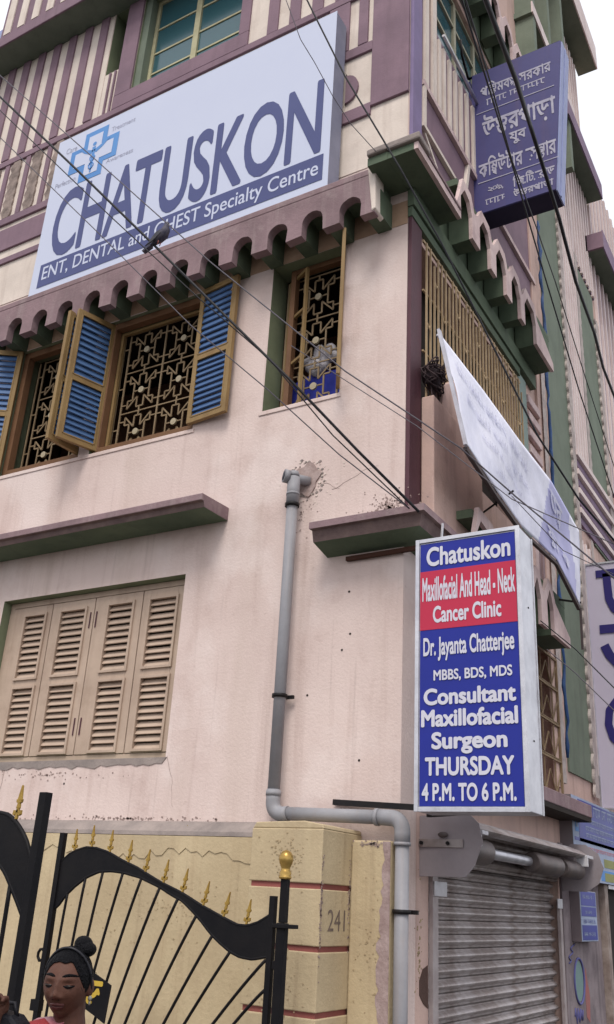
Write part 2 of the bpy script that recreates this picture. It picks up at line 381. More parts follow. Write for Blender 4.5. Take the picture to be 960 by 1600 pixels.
# lower decorated zone left of the sign
MB().box(-8, -4.0, -.034, -.001, 8.70, 8.80).build('band', PURP, B, bevel=.005)
MB().box(-8, -4.0, -.030, -.001, 8.30, 8.62).build('band', PURP, B, bevel=.005)
MB().box(-8, -4.0, -.030, -.001, 8.09, 8.17).build('band', PURP, B, bevel=.005)
x = -4.5
while x > -7:
    pts = [(x-.05, 8.81)]
    for k in range(13):
        z = 8.84+k*.068; pts.append((x-.06-.035*abs(math.sin(k*1.57)), z))
    pts.append((x-.05, 9.68)); pts.append((x+.05, 9.68))
    for k in range(12, -1, -1):
        z = 8.84+k*.068; pts.append((x+.05+.035*abs(math.sin(k*1.57+.6)), z))
    pts.append((x+.05, 8.81))
    MB().prism(pts, XZ(0), -.028, -.001).build('wavy_rib', mat('stained_cream_relief', (.34, .27, .24), (.14, .11, .10), 9, .9, .5, 30) if x == -4.5 else bpy.data.materials['stained_cream_relief'], B)
    MB().box(x-.2, x-.13, -.026, -.001, 8.81, 9.68).build('rib', PURP, B)
    x -= .36
# right end of the front face
MB().box(-.375, -.001, -.033, -.001, 8.19, 11.49).build('corner_pilaster', PURP, B, bevel=.005)
MB().box(-.53, -.43, -.033, -.001, 9.02, 11.49).build('rib', PURP, B, bevel=.005)
MB().box(-.86, -.635, -.032, -.001, 9.02, 9.68).build('rib', PURP, B, bevel=.005)
MB().box(-.86, -.376, -.031, -.001, 8.90, 9.015).build('band', PURP, B, bevel=.005)
MB().box(-.9, -.376, -.031, -.001, 8.10, 8.24).build('band', PURP, B, bevel=.005)
c = [(-.64+.0, 8.33)]+[(-.64+.13*math.sin(t*math.pi/10), 8.52-.17*math.cos(t*math.pi/10)) for t in range(11)]+[(-.64, 8.72)]
MB().prism(c, XZ(0), -.03, -.001).build('round_boss', PURP, B)

# ---- cornice on the front: scalloped purple fascia with green recesses
def scallops(x0, x1, y, ztop, zbot, per, w, h, phase):
    """outline of a fascia with round-headed notches cut from below"""
    pts = [(x0, ztop), (x0, zbot)]
    x = x0+phase
    while x+w < x1:
        rj = random.Random(int(x*97)); j1, j2, j3, j4 = [rj.uniform(-.009, .009) for _ in range(4)]
        pts.append((x+j1, zbot+j4))
        for k in range(13):
            a = math.pi*(1-k/12); pts.append((x+w/2+j1*.5+w/2*math.cos(a)+rj.uniform(-.0025, .0025), zbot+h+j3-w/2+w/2*math.sin(a)+rj.uniform(-.0025, .0025)))
        pts.append((x+w+j2, zbot+j3*.6)); x += per
    pts += [(x1, zbot), (x1, ztop)]
    return pts
per, wn = .352, .20
ex0, ex1 = -8.0, -.16
phase = 8.0-4.41 - 10*per + .055
pts = scallops(ex0, ex1, 0, 7.09, 6.695, per, wn, .225, phase)
# fascia face as quads strips so that it is not one huge ngon
def fascia(pts, y0, y1, name):
    bm = bmesh.new(); vs = [bm.verts.new((u, y0, v)) for u, v in pts]; f = bm.faces.new(vs)
    r = bmesh.ops.extrude_face_region(bm, geom=[f]); bmesh.ops.translate(bm, verts=[g for g in r['geom'] if isinstance(g, bmesh.types.BMVert)], vec=(0, y1-y0, 0))
    bmesh.ops.recalc_face_normals(bm, faces=bm.faces); bmesh.ops.triangulate(bm, faces=[f for f in bm.faces if len(f.verts) > 4])
    me = bpy.data.meshes.new(name); bm.to_mesh(me); bm.free(); me.materials.append(PURPL); return link(name, me, B)
fascia(pts, -.30, -.22, 'scalloped_fascia')
MB().box(ex0, ex1, -.30, -.001, 7.095, 7.16).build('cornice_top', PURPL, B, bevel=.008)
MB().box(ex0, ex1, -.219, -.002, 6.98, 7.09).build('cornice_soffit', GREEN, B)
x = ex0+phase+wn; k = 0
me_fin = MB().box(.012, per-wn-.012, -.22, -.001, 6.73, 6.979).mesh('bracket', [GREEN])
while x+per-wn < ex1+.05:
    if x > -5.6: link('bracket', me_fin, B, (x, 0, 0))
    x += per
# broken light end of the front cornice
MB().prism([(-.30, 7.20), (-.225, 7.20), (-.215, 6.72), (-.25, 6.70)], lambda u, v, d: (u+.07, d, v), -.31, -.15).build('fascia_end', CREAM, B, bevel=.01)

# ---- slab and bracket cornices over the street side
def side_cornice(z, y0, y1, first, tips, xo=.265):
    """pointed-arch fascia on the street side; tips: (opening start, opening end) in y"""
    out = [(y0, z+.07), (y0, z)]
    h = .40
    for a, b in tips: out += [(a, z), (a, z+h-.14), (a+.10, z+h), (b-.06, z+h-.04), (b, z+h-.17), (b, z)]
    out += [(y1, z), (y1, z+.10)]
    for i, (a, b) in enumerate(reversed(tips)):
        last = i == len(tips)-1
        out += [(b+.06, z+h-.08), (b-.02, z+h+.07), (a+.06, z+h+.10), (a-.045, z+h-.05 if not last else z+.22)]
    out += [(tips[0][0]-.12, z+.07)]
    def sheet(x0, x1, m, nm, poly):
        bm = bmesh.new(); vs = [bm.verts.new((x0, u, v)) for u, v in poly]; f = bm.faces.new(vs)
        r = bmesh.ops.extrude_face_region(bm, geom=[f]); bmesh.ops.translate(bm, verts=[g for g in r['geom'] if isinstance(g, bmesh.types.BMVert)], vec=(x1-x0, 0, 0))
        bmesh.ops.recalc_face_normals(bm, faces=bm.faces); bmesh.ops.triangulate(bm, faces=[f for f in bm.faces if len(f.verts) > 4])
        me = bpy.data.meshes.new(nm); bm.to_mesh(me); bm.free(); me.materials.append(m); link(nm, me, B)
    sheet(xo-.035, xo, FASC, 'arched_fascia', out)
    MB().box(.0, xo-.036, tips[0][0]-.0, y1, z+.40, z+.47).build('cornice_slab', GREEN, B)
    MB().box(.0, xo-.036, y0, tips[0][0]-.002, z+.0, z+.07).build('cornice_block', GREEN, B); MB().box(.0, .02, tips[0][0], y1, z+.0, z+.399).build('cornice_back', GREEN, B)
    for i, (a, b) in enumerate(tips):
        e = tips[i+1][0] if i+1 < len(tips) else y1
        MB().box(.03, xo-.036, b+.012, e-.012, z+.004, z+.399).build('bracket', GREEN, B, bevel=.004)
FASC = mat('pink_fascia_paint', (.66, .52, .50), (.50, .37, .37), 5, .85, .3, 45, streak=.5, dirt=(.22, .13, .14), dirt_amt=.4)
tips = [(.513, .79), (.979, 1.264), (1.418, 1.705), (1.867, 2.14), (2.277, 2.65)]
side_cornice(7.08, -.40, 3.26, 0, tips)
MB().box(.0, .29, -.43, -.20, 7.155, 7.225).build('corner_ledge', CEM, B, bevel=.015)
MB().box(-.18, -.001, -.43, -.001, 7.165, 7.23).build('corner_ledge', CEM, B, bevel=.015)
MB().box(-.18, -.002, -.40, -.001, 7.08, 7.16).build('cornice_block', GREEN, B)
MB().box(.036, .275, -.199, .50, 7.155, 7.185).build('ledge_lip', PURPL, B, bevel=.006)
# stepped beam under the cornice against the wall
MB().box(.002, .065, -.02, 3.25, 6.90, 7.075).build('wall_beam', GREEN, B, bevel=.005)
MB().box(.002, .045, -.012, 2.75, 6.80, 6.895).build('wall_beam', GREEN, B, bevel=.005)
MB().box(-.05, .05, -.03, .03, 6.72, 7.08).build('rusty_corner_plate', MAROON, B) if False else None
# cornice of the ground floor ceiling
t2 = [(.64, 1.03), (1.22, 1.52), (1.66, 1.92), (2.04, 2.24), (2.42, 2.62)]
side_cornice(3.93, .55, 3.14, 0, t2, xo=.30)
# third floor cornice, high up
side_cornice(10.78, .30, 3.1, 0, [(.62, .9), (1.08, 1.36), (1.55, 1.83), (2.0, 2.28), (2.42, 2.72)])

# ---- upper storey street face: stripes, outlined lozenge, window
MB().box(.001, .012, .2, 3.58, 7.6, 9.54).build('purple_panel', PURP, B)
def ypoly(name, poly, m, d0, d1): return MB().prism(poly, YZ(0), d0, d1).build(name, m, B)
for y in (.25, .43, .58, .70, .85, 1.0, 1.15, 1.32, 1.5, 1.68, 1.86, 2.04):
    w = .09 if y < .5 else .055
    ypoly('rib', rect(y, y+w, 8.56, 9.45 if y > .55 else 10.6), CREAM, .012, .04)
ypoly('rib', rect(.62, .68, 10.2, 12), CREAM, .013, .04)
ypoly('moulding', rect(.2, 3.5, 8.47, 8.53), FASC, .013, .05)
ypoly('moulding', rect(.2, 1.25, 7.97, 8.01), CREAM, .013, .05)
ypoly('moulding', rect(.21, .26, 8.012, 8.468), CREAM, .013, .05)
ypoly('moulding', [(1.2, 8.012), (1.25, 8.012), (1.36, 8.468), (1.31, 8.468)], CREAM, .013, .05)
ypoly('moulding', [(.26, 7.95), (.30, 7.965), (1.0, 7.50), (.93, 7.5)], CREAM, .013, .03)
# street side upper window, teal panes in pale frame
wf = MB()
for a, b in ((.62, .66), (1.18, 1.24), (1.76, 1.82), (2.36, 2.40)): wf.box(-.10, -.04, a, b, 9.55, 10.7)
for zz in (9.55, 9.93, 10.3, 10.66): wf.box(-.098, -.042, .62, 2.4, zz, zz+.035)
wfo = wf.build('side_window_frame', mat('pale_frame_paint', (.38, .36, .26), None, 5, .6, .1), B)
for a, b in ((.662, 1.178), (1.242, 1.758), (1.822, 2.358)):
    for c_, d_ in ((9.587, 9.928), (9.967, 10.298), (10.337, 10.658)):
        MB().box(-.075, -.069, a, b, c_, d_).build('pane', GLASS, wfo)
MB().tube([(.07, .62, 9.52), (.07, 1.75, 9.50)], .018).build('window_rod', ALU, B)

# ---- soffit slab high on the front, with striped parapet
MB().box(-6.6, -.3, -.335, -.001, 11.5, 11.62).build('upper_slab', [GREENL], B)
MB().box(-6.6, -.3, -.36, -.336, 11.49, 11.68).build('slab_edge', PURP, B, bevel=.01)
MB().box(-5.72, -.3, -.33, -.2, 11.63, 13.4).build('parapet', PURP, B)
MB().box(-6.6, -5.73, -.30, -.2, 11.63, 11.95).build('parapet', TINSIDE, B)
x = -5.66
while x < -2.2:
    MB().box(x, x+.125, -.345, -.331, 11.72, 13.35).build('rib', CREAM, B); x += .255

# ---- top front window
m = MB()
def frame(m, a, b, c, d, w, y0, y1):
    m.box(a, a+w, y0, y1, c, d); m.box(b-w, b, y0, y1, c, d); m.box(a+w, b-w, y0+.002, y1-.002, c, c+w); m.box(a+w, b-w, y0+.002, y1-.002, d-w, d)
WFR = mat('pale_yellow_frame', (.50, .47, .30), (.40, .37, .23), 5, .6, .1, dirt=(.2, .18, .1), dirt_amt=.3)
frame(m, -3.40, -2.06, 9.99, 11.5, .045, .12, .17)
m.box(-2.775, -2.70, .115, .165, 10.04, 11.45)
for z in (10.30, 10.62, 11.02):
    m.box(-3.355, -2.776, .13, .155, z-.012, z+.012); m.box(-2.699, -2.105, .13, .155, z-.012, z+.012)
fr = m.build('top_window_frame', WFR, B)
for a, b in ((-3.353, -2.778), (-2.697, -2.107)):
    for c_, d_ in ((10.04, 10.285), (10.315, 10.60), (10.635, 11.0), (11.035, 11.45)):
        MB().box(a, b, .14, .146, c_, d_).build('pane', GLASS, fr)
MB().box(-3.495, -3.402, .02, .2, 9.995, 11.49).build('jamb', GREENL, B)

# ---- iron grilles with the square-flower pattern
def motif_mesh():
    m = MB(); h = .225; w = .014
    q = [(.0, .78), (.18, .78), (.18, .28), (.68, .80), (.68, .42), (.42, .42), (.42, .0)]
    for sx in (-1, 1):
        for sz in (-1, 1):
            for (a, b), (c_, d) in zip(q, q[1:]):
                m.bar((sx*a*h, 0, sz*b*h), (sx*c_*h, 0, sz*d*h), w, .010, ref=(0, 1, 0))
        m.bar((sx*.18*h, 0, 0), (sx*.42*h, 0, 0), w*.8, .01, ref=(0, 1, 0))
        for sz in (-1, 1): m.bar((sx*.68*h, 0, sz*.6*h), (sx*.985*h, 0, sz*.6*h), w*.8, .01, ref=(0, 1, 0))
        m.bar((0, 0, sx*.78*h), (0, 0, sx*.98*h), w, .01, ref=(0, 1, 0))
    return m.mesh('grille_motif', [IRON])
MOT = motif_mesh()
def disc_mesh():
    m = MB(); n = 16
    m.prism([(.033*math.cos(2*math.pi*k/n), .033*math.sin(2*math.pi*k/n)) for k in range(n)], lambda u, v, d: (u, d, v), -.011, .008)
    return m.mesh('grille_disc', [DISC])
DSC = disc_mesh()
def grille(x0, cols, z0=5.30, rows=3, y=.17, top=6.66, side_bars=(), x1=None):
    xa = x0; xb = x0+.45*cols
    m = MB()
    for k in range(cols+1): m.box(xa+.45*k-.008, xa+.45*k+.008, y-.006, y+.006, z0, top)
    for k in range(rows+1):
        z = z0+.45*k; z = min(z, top)
        m.box(xa, xb, y-.004, y+.004, z-.006, z+.006)
    for sx in side_bars:
        m.box(sx-.008, sx+.008, y-.006, y+.006, z0, top)
        s0, s1 = (sx, xa) if sx < xa else (xb, sx)
        for k in range(rows): m.box(s0, s1, y-.004, y+.004, z0+.45*k+.28, z0+.45*k+.292)
    g = m.build('window_grille', IRON, B)
    for i in range(cols):
        for j in range(rows):
            c_ = (xa+.225+.45*i, y, z0+.225+.45*j)
            link('grille_motif', MOT, g, c_); link('grille_disc', DSC, g, c_)
    return g
grille(-3.065, 2, side_bars=(-3.14,)); grille(-4.25, 1, side_bars=(-4.32,)); grille(-3.80, 1)
grille(-1.15, 1, side_bars=(-1.235,), y=.175)
# wooden outer frames
for (a, b, c_, d) in (WA, WB):
    m = MB(); frame(m, a+.003, b-.003, c_+.002, d-.003, .07, .035, .115)
    m.build('window_frame', BROWN, B, bevel=.004)
m = MB(); frame(m, a+.0735, b-.0735, c_+.07, d-.075, .028, .118, .15); m.build('inner_frame', OCHRE, B)
m = MB(); frame(m, W2[0]+.12, W2[1]-.003, W2[2]+.002, W2[3]-.003, .05, .11, .18); m.build('window_frame', BROWN, B, bevel=.004)
# sill plaster lip under the upper windows
MB().box(-4.6, -2.0, -.009, -.001, 5.245, 5.283).build('sill', PINK, B, bevel=.012)
MB().box(-1.33, -.56, -.009, -.001, 5.245, 5.283).build('sill', PINK, B, bevel=.012)
# lintel rendering strip above windows, dirty ochre under the cornice
MB().box(-8, -.001, -.004, -.001, 6.742, 6.98).build('lintel_band', mat('rusty_plaster', (.44, .30, .21), (.30, .19, .13), 3, .9, .3, 45, streak=.5, dirt=(.2, .11, .07), dirt_amt=.4), B)

RJ = random.Random(17)
# ---- louvred casement shutters
def shutter(w, h, hinge, ang, mf, ms, n=10, th=.04, st=.05, flip=1):
    """leaf from the hinge along local +x; both faces show slats"""
    m = MB(); y0, y1 = -th/2, th/2
    mid = h*.47
    m.box(0, st, y0, y1, 0, h); m.box(w-st, w, y0, y1, 0, h)
    for a, b in ((0, st*1.1), (mid-st*.55, mid+st*.55), (h-st*1.0, h)): m.box(st, w-st, y0+.001, y1-.001, a, b)
    for a, b in ((st*1.1, mid-st*.55), (mid+st*.55, h-st)):       # thin beads round the panels
        for s_ in (-1, 1):
            yy = s_*(th/2+.004)
            m.box(st-.012, st+.004, min(yy, yy-s_*.008), max(yy, yy-s_*.008), a, b); m.box(w-st-.004, w-st+.012, min(yy, yy-s_*.008), max(yy, yy-s_*.008), a, b)
            m.box(st+.004, w-st-.004, min(yy, yy-s_*.008), max(yy, yy-s_*.008), a-.006, a+.008); m.box(st+.004, w-st-.004, min(yy, yy-s_*.008), max(yy, yy-s_*.008), b-.008, b+.006)
    o = m.build('casement_shutter', mf, B, loc=hinge, bevel=.003); o.rotation_euler = (0, 0, ang)
    for a, b in ((st*1.1, mid-st*.55), (mid+st*.55, h-st)):
        p = (b-a)/n
        sm = MB().prism([(-.018*flip, -p*.46), (-.008*flip, -p*.56), (.018*flip, p*.42), (.008*flip, p*.52)], lambda u, v, d: (d, u, v), st, w-st).mesh('slat', [ms])
        for k in range(n): link('slat', sm, o, (0, RJ.uniform(-.001, .001), a+p*(k+.5)+RJ.uniform(-.001, .001))).rotation_euler = (rad(RJ.uniform(-3.5, 3.5)), rad(RJ.uniform(-.5, .5)), 0)
    return o
# right leaf of window B, swung out nearly flat to the wall
shutter(.45, 1.40, (-2.06, -.025, 5.32), rad(-7), OCHRE, BLUE)
# left leaf of window B and right leaf of window A stand out side by side
shutter(.42, 1.39, (-3.185, .055, 5.325), rad(-107), OCHRE, BLUE, flip=-1)
shutter(.42, 1.39, (-3.385, .055, 5.325), rad(-93), OCHRE, BLUE, flip=-1)
# left leaf of window A swung to the left
shutter(.47, 1.40, (-4.40, -.012, 5.32), rad(-147), OCHRE, BLUE, flip=-1)
for (hx, hy) in ((-1.64, -.10),):
    MB().tube([(hx, hy-.03, 6.55), (hx+.02, hy-.05, 6.53), (hx+.01, hy-.06, 6.50)], .006).build('hook', IRON, B)

# ---- small window: half open wooden sash frames
def bare_sash(w, h, hinge, ang, mf=OCHRE):
    m = MB(); t = .03; s_ = .028
    m.box(0, s_, -t/2, t/2, 0, h); m.box(w-s_, w, -t/2, t/2, 0, h)
    for z in (0, h*.33, h*.68, h-s_): m.box(s_, w-s_, -t/2+.001, t/2-.001, z, z+s_)
    o = m.build('open_sash', mf, B, loc=hinge, bevel=.003); o.rotation_euler = (0, 0, ang); return o
bare_sash(.29, 1.36, (-1.225, .185, 5.31), rad(-28))
bare_sash(.24, 1.40, (-.592, .0, 5.32), rad(-61), OCHRE)

# ---- lower window: four fixed louvred leaves in a frame
m = MB(); frame(m, LW[0]+.003, LW[1]-.003, LW[2]+.002, LW[3]-.003, .05, .09, .14)
lf = m.build('lower_window_frame', TAN, B, bevel=.003)
for i, (a, b) in enumerate(((-3.93, -3.445), (-3.435, -2.94), (-2.93, -2.41), (-2.40, -1.966))):
    m = MB(); t0, t1 = .085, .12
    pa, pb = {0: (-3.76, -3.51), 1: (-3.32, -3.03), 2: (-2.768, -2.50), 3: (-2.318, -2.04)}[i]
    z = (2.565, 2.59, 3.145, 3.235, 3.80, 3.885)
    m.box(a, pa, t0, t1, z[0], z[5]); m.box(pb, b, t0, t1, z[0], z[5])
    for c_, d in ((z[0], z[1]), (z[2], z[3]), (z[4], z[5])): m.box(pa, pb, t0, t1, c_, d)
    o = m.build('louvred_leaf', TAN, B, bevel=.003)
    for c_, d in ((z[1], z[2]), (z[3], z[4])):
        m = MB(); e = .018
        m.box(pa-e, pa+.004, t0-.016, t0-.001, c_-e, d+e); m.box(pb-.004, pb+e, t0-.016, t0-.001, c_-e, d+e)
        m.box(pa+.004, pb-.004, t0-.016, t0-.001, c_-e, c_+.004); m.box(pa+.004, pb-.004, t0-.016, t0-.001, d-.004, d+e)
        m.build('panel_bead', TAN, o, bevel=.002)
        n = 10; p = (d-c_)/n
        sm = MB().prism([(-.012, -p*.42), (-.004, -p*.50), (.03, p*.40), (.022, p*.46)], lambda u, v, dd: (dd, t0+.012+u, v), pa+.002, pb-.002).mesh('slat', [TAN])
        for k in range(n): link('slat', sm, o, (0, 0, c_+p*(k+.5)+RJ.uniform(-.0015, .0015))).rotation_euler = (rad(RJ.uniform(-1.2, 1.2)), rad(0), 0)
    if i in (1, 2):
        for zz in (2.72, 3.62):
            xx = b-.03 if i == 1 else a+.03
            MB().box(xx-.005, xx+.005, t0-.008, t0-.001, zz, zz+.14).build('bolt', MAROON, o)
MB().box(-3.98, -1.92, .141, .16, 2.52, 3.94).build('window_backing', DARK, B)  # near-black backing: shade between the slats put into its colour
# rough cement lip below the lower window
pts = []; x = -4.1; random.seed(3)
while x < -1.9: pts.append((x, 2.455+random.uniform(-.018, .014))); x += .06
pts += [(-1.9, 2.51), (-4.1, 2.51)]
MB().prism(pts, XZ(0), -.006, -.001).build('cement_sill_patch', CEM, B)

# ---- drip ledges (chajja)
def chajja(pl, zt, name):
    pass
m = MB()
def ledge_prism(x0, x1, name, y_out=-.40, zt=4.42, zb=4.17):
    prof = [(-.001, zt+.01), (y_out, zt-.005), (y_out, zt-.062), (y_out+.03, zt-.066), (y_out+.045, zb-.035), (-.001, zb-.03)]
    vs = [(x0, u, v) for u, v in prof]+[(x1, u, v) for u, v in prof]; n = len(prof)
    mm = MB().add(vs, [tuple(range(n)), tuple(range(2*n-1, n-1, -1))]+[(i, i+n, (i+1) % n+n, (i+1) % n) for i in range(n)])
    # underside green
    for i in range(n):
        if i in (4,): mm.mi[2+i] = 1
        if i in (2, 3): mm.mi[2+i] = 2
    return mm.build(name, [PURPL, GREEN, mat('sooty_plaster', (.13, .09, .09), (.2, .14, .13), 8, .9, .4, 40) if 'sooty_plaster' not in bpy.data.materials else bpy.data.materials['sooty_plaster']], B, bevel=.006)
ledge_prism(-8, -1.545, 'window_ledge', y_out=-.36, zt=4.45, zb=4.375)
# corner ledge that wraps round to the street side
prof = lambda o, z0, z1: (o, z0, z1)
def ring(mm, o0, z0, o1, z1, mi):
    P = lambda o, z: [(-.50, -.001, z), (-.62+(.0 if o > .25 else .01), -o, z), (o, -o, z), (o, .9, z)]
    a, b = P(o0, z0), P(o1, z1)
    mm.add(a+b, [(0, 1, 5, 4), (1, 2, 6, 5), (2, 3, 7, 6)], mi)
mm = MB()
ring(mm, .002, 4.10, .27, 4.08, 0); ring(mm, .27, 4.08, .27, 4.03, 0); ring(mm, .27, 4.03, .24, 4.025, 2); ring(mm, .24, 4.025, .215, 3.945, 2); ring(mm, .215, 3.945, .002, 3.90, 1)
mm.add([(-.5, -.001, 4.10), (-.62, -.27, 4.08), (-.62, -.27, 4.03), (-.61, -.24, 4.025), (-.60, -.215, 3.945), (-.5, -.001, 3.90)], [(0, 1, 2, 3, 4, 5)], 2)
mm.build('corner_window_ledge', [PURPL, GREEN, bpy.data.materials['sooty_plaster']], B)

# ---- first floor street side: parapet panel and straight bar grille
MB().box(.036, .14, .206, 1.24, 4.15, 5.20).build('parapet_panel', PINKR, B, bevel=.01)
MB().box(.036, .13, .206, .60, 5.20, 5.22).build('parapet_panel', PINKR, B) if False else None
MB().box(.0, .10, .21, 1.24, 4.11, 4.149).build('panel_base', FASC, B, bevel=.008)
MB().prism([(.42, 5.2), (.48, 5.45), (.70, 5.60), (1.22, 5.60), (1.22, 5.2)], YZ(0), .04, .12).build('parapet_panel', PINKR, B, bevel=.01)
gb = MB(); y = .235; k = 0
GBAR = mat('tan_grille_bars', (.46, .34, .21), (.34, .24, .14), 6, .65, .1, dirt=(.12, .06, .035), dirt_amt=.4)
gro = MB().box(.035, .05, .21, 2.72, 6.69, 6.715).box(.035, .05, .21, 2.72, 5.62, 5.635).box(.035, .05, .21, 2.72, 6.2, 6.215).build('street_grille', GBAR, B)
while y < 2.70:
    lo = 4.9 if y < .42 else 5.20 + (0.30 if k % 5 == 0 else 0)
    hi = 6.69 - (.12 if k % 4 == 2 else 0)
    MB().box(.054, .068, y, y+.015, lo, hi).build('bar', GBAR, gro)
    if k % 2 == 0: MB().tube([(.066, y+.011, 5.9+.25*(k % 3)), (.066, y+.035, 5.86+.25*(k % 3)), (.066, y+.062, 5.9+.25*(k % 3))], .007, 6).build('scroll', GBAR, gro)
    y += .082; k += 1
# louvre-like grooves and jamb right of the grille
MB().box(.001, .03, 2.73, 2.98, 5.0, 6.85).build('jamb', mat('grey_green_jamb', (.26, .33, .30), None, 4), B)
for k in range(4): MB().box(.001, .05, 3.0, 3.42, 6.02+k*.2, 6.12+k*.2).build('groove_slat', FASC, B, bevel=.01)
MB().box(.0, .06, 2.95, 3.06, 3.95, 5.9).build('pilaster', FASC, B)
MB().box(.001, .04, 3.12, 3.18, 4.3, 5.9).build('rib', PURPL, B)
MB().box(.001, .04, 3.26, 3.32, 4.3, 5.9).build('rib', PURPL, B)
MB().box(-.3, -.26, .2, 2.8, 4.2, 6.9).build('inner_wall', DARK, B)  # near-black sheet: shade behind the grille put into its colour

# ---- lattice grille on the ground floor, street side
lt = MB()
for y in (.64, 1.34, 2.05, 2.76, 3.50): lt.box(.035, .055, y, y+.02, 2.58, 3.93)
for z in (2.58, 2.92, 3.26, 3.60, 3.91): lt.box(.037, .053, .66, 3.5, z, z+.018)
lto = lt.build('lattice_grille', IRON, B)
for y in (2.07, 2.44, 2.80, 3.14):
    for z in (2.6, 2.94, 3.28, 3.62):
        m = MB(); cxy = (.045, y+.17, z+.01)
        for k in range(5):
            a = math.pi*(k+.0)/4; L = .30 if k in (1, 3) else .26
            e = (.045, cxy[1]+math.cos(a)*min(L, .17/max(abs(math.cos(a)), .3)), z+.01+math.sin(a)*.30)
            m.bar(cxy, e, .010, .010)
        m.build('fan_bars', IRON, lto)
MB().box(-.22, -.2, .5, 3.58, 2.5, 4.0).build('lattice_backing', mat('red_brown_curtain', (.16, .07, .05), (.10, .05, .04), 4, .9, .2), B)
MB().box(.001, .26, .55, 3.70, 2.44, 2.555).build('lattice_sill', PURPL, B, bevel=.008)
MB().box(.001, .255, .55, 3.68, 2.40, 2.439).build('sill_underside', DARK, B)  # shade below the sill put into a near-black slab
# dark iron angles on the wall corner
MB().bar((-.46, -.03, 2.185), (.25, -.05, 2.145), .03, .035).build('iron_angle', BLACK, B)
MB().bar((-.44, -.02, 3.86), (.12, -.04, 3.86), .03, .03).build('iron_angle', mat('rusty_iron', (.07, .03, .02), None, 5), B)

# ---- plinth: yellow rendered base of the front wall with gate pier
MB().box(-8, -.765, -.12, -.001, .12, 1.955).build('yellow_plinth', YEL, B, bevel=.008)
MB().prism([(-.12, 1.957), (-.001, 1.957), (-.001, 2.06), (-.04, 2.05), (-.115, 1.985)], lambda u, v, d: (d, u, v), -8, -.765).build('cement_coping', CEM, B)
pts = [(-3.2, 1.95)]; random.seed(5); x = -3.2
while x < -.78: pts.append((x, 1.83+random.uniform(-.03, .03)-.02*math.sin(x*5))); x += .05
pts.append((-.77, 1.95))
MB().prism(pts, XZ(0), -.126, -.1205).build('thicker_render', YEL, B)
pr = MB(); zz = [.12, .33, .36, .66, .69, .995, 1.025, 1.325, 1.355, 1.655, 1.685, 1.985]
for k in range(0, 12, 2): MB().box(-.762, -.262, -.50, -.001, zz[k], zz[k+1]).build('pier_block', YEL, B, bevel=.006)
for k in range(1, 11, 2): MB().box(-.75, -.274, -.488, -.001, zz[k]-.001, zz[k+1]+.001).build('pier_groove', RED, B)
MB().prism([(-.762, 1.986), (-.262, 1.986), (-.27, 2.01), (-.40, 2.03), (-.74, 2.02)], XZ(0), -.495, -.002).build('pier_cap', YEL, B, bevel=.006)
MB().box(-.261, .005, -.14, -.001, .12, 1.95).build('yellow_buttress', YEL, B, bevel=.012)
text('house_number', '241', mat('dark_stencil', (.13, .10, .085), (.2, .15, .12), 20), B, (-.405, -.195, 1.435, 1.55), lambda u, v, d: (-.262+.0015-d, u, v), 0)
MB().prism([(.03, 1.95), (.10, 1.95), (.10, 0.1), (.03, 0.1)], lambda u, v, d: (d, u*0-.0, v), 0, .001) if False else None
rp = random.Random(31); pp_ = [(.0052, .13), (.0052, 1.945)]; zz_ = 1.945
while zz_ > .13: pp_.append((-.052+rp.uniform(-.014, .014)+.018*math.sin(zz_*4), zz_)); zz_ -= .035
MB().prism(pp_, XZ(-.1405), -.0035, .0).build('peeled_edge', mat('peeled_mauve_render', (.40, .31, .30), (.29, .21, .20), 12, .95, .5, 40, streak=.6, dirt=(.13, .08, .07), dirt_amt=.5), B)
# worn base of the side column
for (a, b, c_, d) in ((.30, .425, 1.10, 1.22), ):
    MB().prism([(.30, 1.18), (.35, 1.24), (.425, 1.26), (.43, 1.02), (.36, 1.05), (.30, 1.10)], YZ(0), .001, .004).build('broken_plaster', mat('dark_hole_plaster', (.10, .06, .05), None, 6, .95, .6, 40), B)

# plaster patch round the pipe outlet
pts = [(-.83+.115*(1+.18*math.sin(3*t)+.1*math.sin(7*t))*math.cos(t), 4.57+.135*(1+.15*math.cos(5*t))*math.sin(t)) for t in [2*math.pi*k/28 for k in range(28)]]
MB().prism(pts, XZ(0), -.012, -.001).build('cement_patch', mat('pipe_patch_cement', (.42, .33, .31), (.30, .22, .20), 14, .95, .6, 30), B)
random.seed(11)
for k in range(60):
    t = 2*math.pi*k/60; rr = random.uniform(.115, .17); cx_, cz_ = -.83+rr*math.cos(t), 4.57+1.1*rr*math.sin(t); s_ = random.uniform(.005, .016)
    MB().prism([(cx_-s_, cz_), (cx_, cz_-s_*.7), (cx_+s_, cz_+.2*s_), (cx_+.1*s_, cz_+s_*.8)], XZ(0), -.005, -.001).build('plaster_chip', CREAM if k % 2 else CEM, B)
# small bolt holes
for hx, hz in ((-.42, 3.62), (-.40, 3.31), (-.46, 3.2), (-.72, 2.9), (-.30, 2.45), (-2.9, 2.33)):
    MB().prism([(hx+.009*math.cos(a), hz+.009*math.sin(a)) for a in [k*math.pi/3 for k in range(6)]], XZ(0), -.002, -.0005).build('nail_hole', DARK, B)

